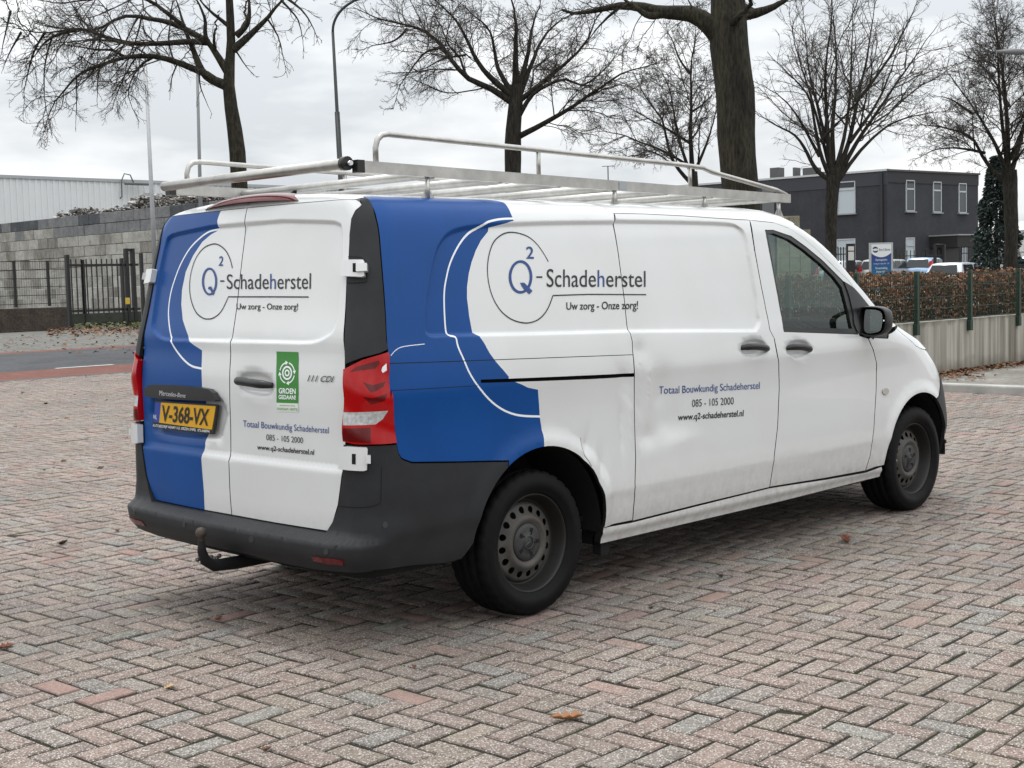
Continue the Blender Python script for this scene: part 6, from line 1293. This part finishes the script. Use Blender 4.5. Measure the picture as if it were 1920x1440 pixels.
for px in (1753, 1770):
    q = at_d(px, 458, 66)-np.array([gp[0], gp[1], 0]); MB().box(q[0]-.06, q[0]+.06, q[1]-.06, q[1]+.06, 0, q[2]-ZP).build('post', BLK, gpo)
qa, qb = at_d(1753, 459, 66), at_d(1770, 459, 66); MB().tube([qa-np.array([gp[0], gp[1], ZP]), qb-np.array([gp[0], gp[1], ZP])], .05, 6).build('tie', BLK, gpo)
# black notice post
nb_ = at_d(1595, 515, 45); npst = empty('notice_post', (nb_[0], nb_[1], ZP)); tag(npst, 'black gate post with white notices beside the silver car', 'sign'); Mr_ = Matrix.Rotation(math.atan2(CR[1], CR[0]), 4, 'Z'); pxm = 45/FPX
z_ = lambda y, x=1595, d=45: at_d(x, y, d)[2]-ZP
MB().box(-.14, .14, -.05, .05, 0, z_(457), M=Mr_).build('post', BLK, npst)
for y0, y1 in ((462, 470), (472, 488)): MB().box(-.09, .10, -.062, -.052, z_(y1), z_(y0), M=Mr_).build('notice', mat('white_notice', (.6, .6, .58), .6), npst)
# ---- information sign
dS = 46; sg_ = at_d(1652, 515, dS); sgn_ = empty('information_sign', (sg_[0], sg_[1], ZP)); tag(sgn_, 'blue and green information board with white header in a grey frame', 'sign')
yy0, yy1 = z_(455, 1652, dS), 1.0*z_(520, 1652, dS); hw = 22*dS/FPX
MB().box(-hw, hw, -.04, .04, yy1-.5, yy0, M=Mr_).build('frame', mat('sign_frame', (.42, .44, .45), .4, metal=.4), sgn_)
Zs = lambda k: yy0-(yy0-yy1)*k
def splane(k0, k1, w, d, m, name, x0=None, x1=None): return MB().box(x0 if x0 is not None else -w, x1 if x1 is not None else w, -.04-d, -.03, Zs(k1), Zs(k0), M=Mr_).build(name, m, sgn_)
iw = hw*.84
splane(.05, .36, iw, .004, mat('sign_white', (.72, .74, .74), .4), 'header'); 
vv = []; kk = np.linspace(-1, 1, 13)
cols = [(.018, .05, .20), (.016, .065, .23), (.012, .085, .24), (.010, .115, .23), (.010, .14, .20)]
edges = [.30, .48, .62, .76, .90, 1.35]
for c_, (k0, k1) in enumerate(zip(edges[:-1], edges[1:])): splane(k0, k1, iw, .006+.0002*c_, mat('sign_blue_%d' % c_, cols[c_], .4), 'field')
v = [(iw*k, -.0475, Zs(.30+.12*(1-k*k))) for k in kk]+[(iw*k, -.0475, Zs(.27)) for k in kk]; mesh_obj('header_curve', [tuple(Mr_ @ Vector(q)) for q in v], [(i, i+1, 14+i, 13+i) for i in range(12)], mat('sign_white'), sgn_)
def stext(txt, k, hgt, m, xc=0, wmax=None):
    v, f, _ = glyphs(txt); w = v[:, 0].max()-v[:, 0].min(); s_ = hgt/CAPH; 
    if wmax and w*s_ > wmax: sx = wmax/w
    else: sx = s_
    P_ = [tuple(Mr_ @ Vector(((a-v[:, 0].min()-w/2)*sx+xc, -.0485, Zs(k)+b*s_))) for a, b in v]; mesh_obj('sign_text', P_, f, m, sgn_)
SW = mat('sign_white'); DKT = mat('sign_dark_text', (.02, .05, .10), .5)
stext('Blom & Blonde', .235, .075, DKT, hw*.28, hw*.95); stext('Openingstijden', .52, .07, SW, 0, iw*1.2); stext('maandag t/m vrijdag 8.00 - 17.00', .62, .04, SW, 0, iw*1.6); stext('Na aanmelding', .76, .07, SW, 0, iw*1.2); stext('binnen rijden', .86, .07, SW, 0, iw); stext('Bezoekers melden bij receptie', .985, .04, SW, 0, iw*1.6); stext('parkeren op eigen risico', 1.12, .06, SW, 0, iw*1.5)
m = MB()
for a0, a1, r_ in ((.4, 2.9, .085), (3.5, 6.0, .085)):
    L_ = [(-hw*.5+(r_)*math.cos(a)*1.0, Zs(.20)+r_*.85*math.sin(a)) for a in np.linspace(a0, a1, 12)]; v = []
    for i, q in enumerate(L_): w = .028*math.sin(math.pi*(i+.5)/12)+.004; cx, cz = -hw*.5, Zs(.20); dx, dz = q[0]-cx, q[1]-cz; l = math.hypot(dx, dz); v += [(q[0]+dx/l*w, -.0487, q[1]+dz/l*w), (q[0]-dx/l*w, -.0487, q[1]-dz/l*w)]
    m = mesh_obj('sign_emblem', [tuple(Mr_ @ Vector(q)) for q in v], [(2*i, 2*i+1, 2*i+3, 2*i+2) for i in range(11)], DKT, sgn_)
# ---- parked cars
CGL = mat('car_glass', (.020, .024, .026), .10, spec=.4)
def car(name, label, px, py_roof, dp, head, colr, L_=4.0, W_=1.7, H_=1.46, kind='hatch', metal=.3, tz=0.):
    p = at_d(px, py_roof, dp); zg = zpark(p[0], p[1]); root = empty(name, (p[0], p[1], zg)); root.rotation_euler = (0, 0, math.radians(head)); tag(root, label, 'car', 'cars parked behind the hedge'); H_ = p[2]-zg if 1.2 < (p[2]-zg) < 1.62 else H_
    h = L_/2
    if kind == 'estate': top = [(-h, .42), (-h-.02, .7), (-h+.04, .92), (-h+.22, H_*.97), (-h+.5, H_), (.2, H_), (.55, H_*.965), (1.15, .98), (h-.35, .86), (h-.06, .66), (h, .42)]
    else: top = [(-h, .42), (-h-.02, .72), (-h+.06, .95), (-h+.42, H_*.955), (-h+.75, H_), (0, H_), (.35, H_*.97), (1.05, .99), (h-.3, .86), (h-.05, .66), (h, .42)]
    top = smooth_line(top, 3); wz = lambda z: W_/2*(1 if z < .9 else 1-.22*((z-.9)/(H_-.9))**1.1)-(.05 if z < .5 else 0)
    S = np.linspace(-1, 1, 9); n = len(top); v = []
    for x, z in top:
        for s_ in S: e = abs(s_)**3; endr = .10*e*(1 if x < 0 else -1)*(1 if abs(x) > h-.5 else .25); v.append((x+endr, s_*wz(z), z-.05*e*(z > 1.0)))
    f = [(i*9+k, i*9+k+1, (i+1)*9+k+1, (i+1)*9+k) for i in range(n-1) for k in range(8)]
    b0 = len(v); v += [(x, sgx*wz(z), .26) for sgx in (-1, 1) for x, z in ((-h+.05, .3), (h-.05, .3))]
    f += [tuple([i*9 for i in range(n)]+[b0+1, b0]), tuple(reversed([i*9+8 for i in range(n)]+[b0+3, b0+2]))]
    m = MB().add(v, f[:-2], 0, True).add([], [tuple(q) for q in ()], 0); m.f += f[-2:]; m.m += [0, 0]; m.sm += [False, False]; body = m.build('body', mat('car_'+label.split()[0], colr, .28, metal=metal, coat=.8), root)
    z0, z1 = .97, H_-.10; xr_ = (-h+.24 if kind == 'estate' else -h+.38); 
    for sg in (-1, 1):
        for x0, x1, s0, s1 in ((xr_+.12, -.42, .0, .0), (-.36, .45, 0, 0.32)) if kind != 'estate' else ((xr_+.05, -1.0, 0, 0), (-.94, -.2, 0, 0), (-.12, .62, 0, .36)):
            q = [(x0-.08, z0), (x1+s1, z0), (x1, z1), (x0+.1, z1)]; mesh_obj('window', [(x, sg*(wz(z)+.008), z) for x, z in q], [(0, 1, 2, 3)], CGL, root)
        lt = [(-h-.012, sg*wz(.8)*.70, .74), (-h+.0, sg*(wz(.8)-.01), .74), (-h+.22, sg*(wz(.8)+.006), .80), (-h+.3, sg*(wz(1.05)+.006), 1.06), (-h+.10, sg*wz(1.05)*.97, 1.08), (-h+.05, sg*wz(1.05)*.80, 1.02)]
        MB().add([(x+tz*.55, y*(1-tz*.10), z+tz) for x, y, z in lt], [(0, 1, 4, 5), (1, 2, 3, 4)]).build('tail_light', REDL, root)
        for x in (-h+.72, h-.78): MB().lathe([(.0, .0), (.18, .005), (.20, .0), (.30, -.01), (.31, -.18), (.2, -.2)], 24, c=(x, sg*(W_/2+.005) if sg > 0 else -W_/2+.19, .31)).build('wheel', RUB, root)
    rw_ = [(-h+.10+.02, .98), (-h+.39, H_*.93)] if kind != 'estate' else [(-h+.07, .96), (-h+.21, H_*.93)]
    (xa, za), (xb, zb2) = rw_; mesh_obj('rear_window', [(xa-.07, -wz(za)*.80, za), (xa-.07, wz(za)*.80, za), (xb-.06, wz(zb2)*.78, zb2), (xb-.06, -wz(zb2)*.78, zb2)], [(0, 1, 2, 3)], CGL, root)
    MB().bbox(-h-.05, -h+.02, -.26, .26, .62, .73, .005).build('number_plate', YEL, root); MB().bbox(-h-.06, -h+.2, -W_/2+.04, W_/2-.04, .36, .56, .05).build('bumper', mat('car_bumper', (.05, .05, .05), .5) if metal < .5 else body.data.materials[0], root)
    MB().box(-.01, .01, -.2, .2, .4, .41).build('badge', CHROME, root).location = (-h-.03, 0, .45)
car('parked_car', 'silver estate car parked behind the information board', 1668, 480, 74, 4, (.42, .41, .39), 4.3, 1.7, kind='estate', metal=.6, tz=.1)
car('parked_car', 'light blue hatchback with its rear to the hedge', 1738, 483, 75, 12, (.30, .42, .60), 3.9, 1.66, metal=.4, tz=.25)
car('parked_car', 'white hatchback close behind the beech hedge', 1800, 492, 60, 5, (.62, .65, .70), 4.1, 1.72, metal=.1)
car('parked_car', 'grey saloon car half hidden by the notice post', 1590, 482, 74, 2, (.36, .38, .40), 4.2, 1.7, metal=.5)
car('parked_car', 'pale blue car beside the white bungalow', 1932, 466, 80, 10, (.35, .42, .50), 4.0, 1.7, metal=.4)
# ---- white bungalow and conifer at the far right
hp = at_d(1880, 470, 98); hs_ = empty('white_house', (hp[0], hp[1], 0)); tag(hs_, 'low white house with gabled end behind the conifer', 'building')
cu = CR.copy(); cu[2] = 0; cu /= np.linalg.norm(cu); Mh = Matrix.Rotation(math.atan2(cu[1], cu[0]), 4, 'Z'); wpm = 88/FPX; zh = lambda y: at_d(1880, y, 98)[2]
WHT = mat('white_render', (.62, .62, .60), .8, var=(.6, .08)); SLT = mat('slate_roof', (.09, .095, .105), .7)
MB().box(-1.6, 4.5, 0, 6, 0, zh(447), M=Mh).build('wall', WHT, hs_)
MB().prism([(-1.6, zh(449)), (-1.45, zh(441)), (-.9, zh(436)), (-.2, zh(434)), (.5, zh(437)), (1.0, zh(447))], -.15, 0, M=Mh @ Matrix.Rotation(math.pi/2, 4, 'X')).build('curved_gable', WHT, hs_)
MB().prism([(.9, zh(447)), (4.5, zh(447)), (4.5, zh(398)), (2.6, zh(418))], -5, 0.1, M=Mh @ Matrix.Rotation(math.pi/2, 4, 'X')).build('gable', WHT, hs_)
MB().add([tuple(Mh @ Vector(q)) for q in ((.7, -.2, zh(450)), (4.7, -.2, zh(394)), (4.7, 5, zh(394)), (.7, 5, zh(450)), (.7, -.2, zh(447)), (4.7, -.2, zh(391)), (4.7, 5, zh(391)), (.7, 5, zh(447)))], [(0, 1, 2, 3), (4, 5, 6, 7), (0, 1, 5, 4)]).build('roof', SLT, hs_)
MB().box(-1.75, -.9, 3, 6.5, 0, zh(398), M=Mh).build('rear_roof', SLT, hs_)
for k, x in enumerate((-1.1, -.3, .55, 2.0, 2.8)):
    w = MB().box(x-.3, x+.3, -.05, .02, zh(495), zh(457), M=Mh).build('window', mat('house_pane', (.22, .25, .27), .1, spec=.6), hs_); MB().box(x+.3, x+.42, -.07, .02, zh(495), zh(455), M=Mh).build('frame', WF, w)
# conifer: whorls of drooping sprays
cp = at_d(1868, 470, 60); cf = empty('conifer', (cp[0], cp[1], ZP)); tag(cf, 'dark blue-green conifer behind the bare street tree', 'tree'); zc1 = at_d(1868, 292, 60)[2]-ZP
MB().tube([(0, 0, 0), (0, 0, zc1)], [.14, .02], 8).build('trunk', mat('conifer_trunk', (.02, .018, .015), .9), cf)
v, f = [], []
for k in range(11000):
    s_ = RNG.random()**.75; z = zc1*(.05+.95*s_); rmax = (1-s_)**.8*1.25*(1+.15*math.sin(z*5))+.08; a = RNG.random()*6.28; r_ = rmax*RNG.random()**.5; a += .25*math.sin(a*5+z*3); p = np.array([r_*math.cos(a), r_*math.sin(a), z-r_*.28]); d = np.array([math.cos(a), math.sin(a), -.55]); d += RNG.normal(0, .25, 3); d /= np.linalg.norm(d); g = np.cross(d, RNG.normal(size=3)); g /= np.linalg.norm(g); l = RNG.uniform(.10, .24); w = l*.28
    i0 = len(v); v += [p, p+d*l*.6+g*w, p+d*l, p+d*l*.6-g*w]; f += [(i0, i0+1, i0+2, i0+3)]
o = mesh_obj('crown', v, f, mat('conifer_needles', (.018, .032, .026), .8, var=(3, .5)), cf); o['kind'] = 'stuff'
# low shrubs in front of the white house
def f5():
    q = at_d(RNG.uniform(1820, 1925), 488, 66); q[2] = ZP+abs(RNG.normal(0, .35)); q[:2] += RNG.normal(0, .25, 2); return q
litter('shrubs', 'low dark green shrubs in front of the white house', 900, f5, .08, .16, [mat('shrub_green', (.030, .05, .018), .8), mat('shrub_dark', (.018, .028, .012), .8), LC[0]])
# lamp arm entering on the right
q = at_d(1868, 97, 45); e_ = at_d(1990, 97, 45); lr = empty('lamp_post', (e_[0], e_[1], ZP)); tag(lr, 'slim grey street lamp arm over the twiggy street tree', 'lamp post')
bq = np.array([e_[0], e_[1], ZP]); MB().tube([(0, 0, 0), (0, 0, e_[2]-ZP-.1), tuple(e_-bq), tuple(q*.35+e_*.65-bq)], [.09, .06, .05, .045], 8).build('pole', GALV, lr)
dq_ = (q-e_); dq_ /= np.linalg.norm(dq_); MB().tube([tuple(q*.35+e_*.65-bq), tuple(q*.7+e_*.3-bq), tuple(q-bq)], [.05, .11, .05], 8).build('lamp_head', mat('grey_pole'), lr)
# aerial on a distant roof
an = at_d(1141, 370, 80); at_ = empty('aerial', (an[0], an[1], ZP)); tag(at_, 'thin dark aerial mast with one short crossbar', 'aerial'); ta = at_d(1141, 312, 80)
MB().tube([(0, 0, 0), (0, 0, ta[2]-ZP)], .035, 6).build('mast', BLK, at_); MB().tube([tuple(-cu*.35+(0, 0, ta[2]-ZP)), tuple(cu*.35+(0, 0, ta[2]-ZP))], .02, 6).build('element', BLK, at_)
# ================================================================== FALLEN LEAVES
def leaf(px, py, s_, colr, lab, curl=.5, rz=0., pts=None):
    p = at_z(px, py); n = 9; v, f = [], []
    prof = [0.02, .16, .40, .20, .50, .24, .42, .20, .03]
    for i in range(n):
        t = i/(n-1)-.5
        for j, k in enumerate((-1, -.5, 0, .5, 1)): w = prof[i]*k; v.append((t*s_*2, w*s_, s_*(curl*(abs(k)**1.6*prof[i]*1.1+t*t*1.2))+RNG.normal(0, .012)*s_))
    f = [(i*5+j, i*5+j+1, (i+1)*5+j+1, (i+1)*5+j) for i in range(n-1) for j in range(4)]
    o = mesh_obj('fallen_leaf', v, f, mat(colr[0], colr[1], .75), smooth=True); o.location = (p[0], p[1], .004); o.rotation_euler = (RNG.normal(0, .1), RNG.normal(0, .1), rz); tag(o, lab, 'leaf', 'fallen leaves on the paving')
    md = o.modifiers.new('s', 'SOLIDIFY'); md.thickness = .0012
TAN = ('leaf_tan_near', (.26, .12, .05)); BRN = ('leaf_brown_near', (.10, .045, .022)); DRK = ('leaf_dark_near', (.035, .02, .016)); PAL = ('leaf_pale_near', (.42, .30, .15)); RST = ('leaf_rust_near', (.15, .05, .028))
leaf(1064, 1351, .060, TAN, 'large curled tan oak leaf on the open paving', .7, -.6)
leaf(1585, 1016, .055, RST, 'upright rusty leaf on the paving near the front wheel', 1.0, .9)
leaf(318, 1291, .030, PAL, 'small pale yellow leaf on the paving behind the bumper', .5, .3)
leaf(777, 1253, .022, RST, 'small reddish leaf on the paving below the rear wheel', .6, .8)
leaf(1221, 1142, .022, DRK, 'dark shrivelled leaf on a pink brick', .7, .2)
leaf(118, 1021, .05, DRK, 'dark dry leaf on the paving beside the rear bumper', .8, .5)
leaf(220, 997, .035, BRN, 'small brown leaf close to the bumper corner', .7, 1.2)
leaf(500, 1409, .028, BRN, 'two-toned brown leaf fragment on a joint', .7, .4)
leaf(8, 1216, .045, RST, 'flat rust coloured leaf lying alone on the bare paving', .6, .1)
leaf(1352, 1083, .03, DRK, 'tiny dark leaf scrap at the edge of the van shadow', .7, .9)
leaf(410, 1163, .03, RST, 'small rust leaf under the tow bar shadow', .7, .4)
def f6():
    for _ in range(50):
        q = at_z(RNG.uniform(0, 260), RNG.uniform(705, 900)); return np.array([q[0], q[1], .004])
litter('leaf_scraps', 'tiny dark leaf scraps scattered on the paving towards the road', 26, f6, .02, .05, [LC[2], LC[0]])
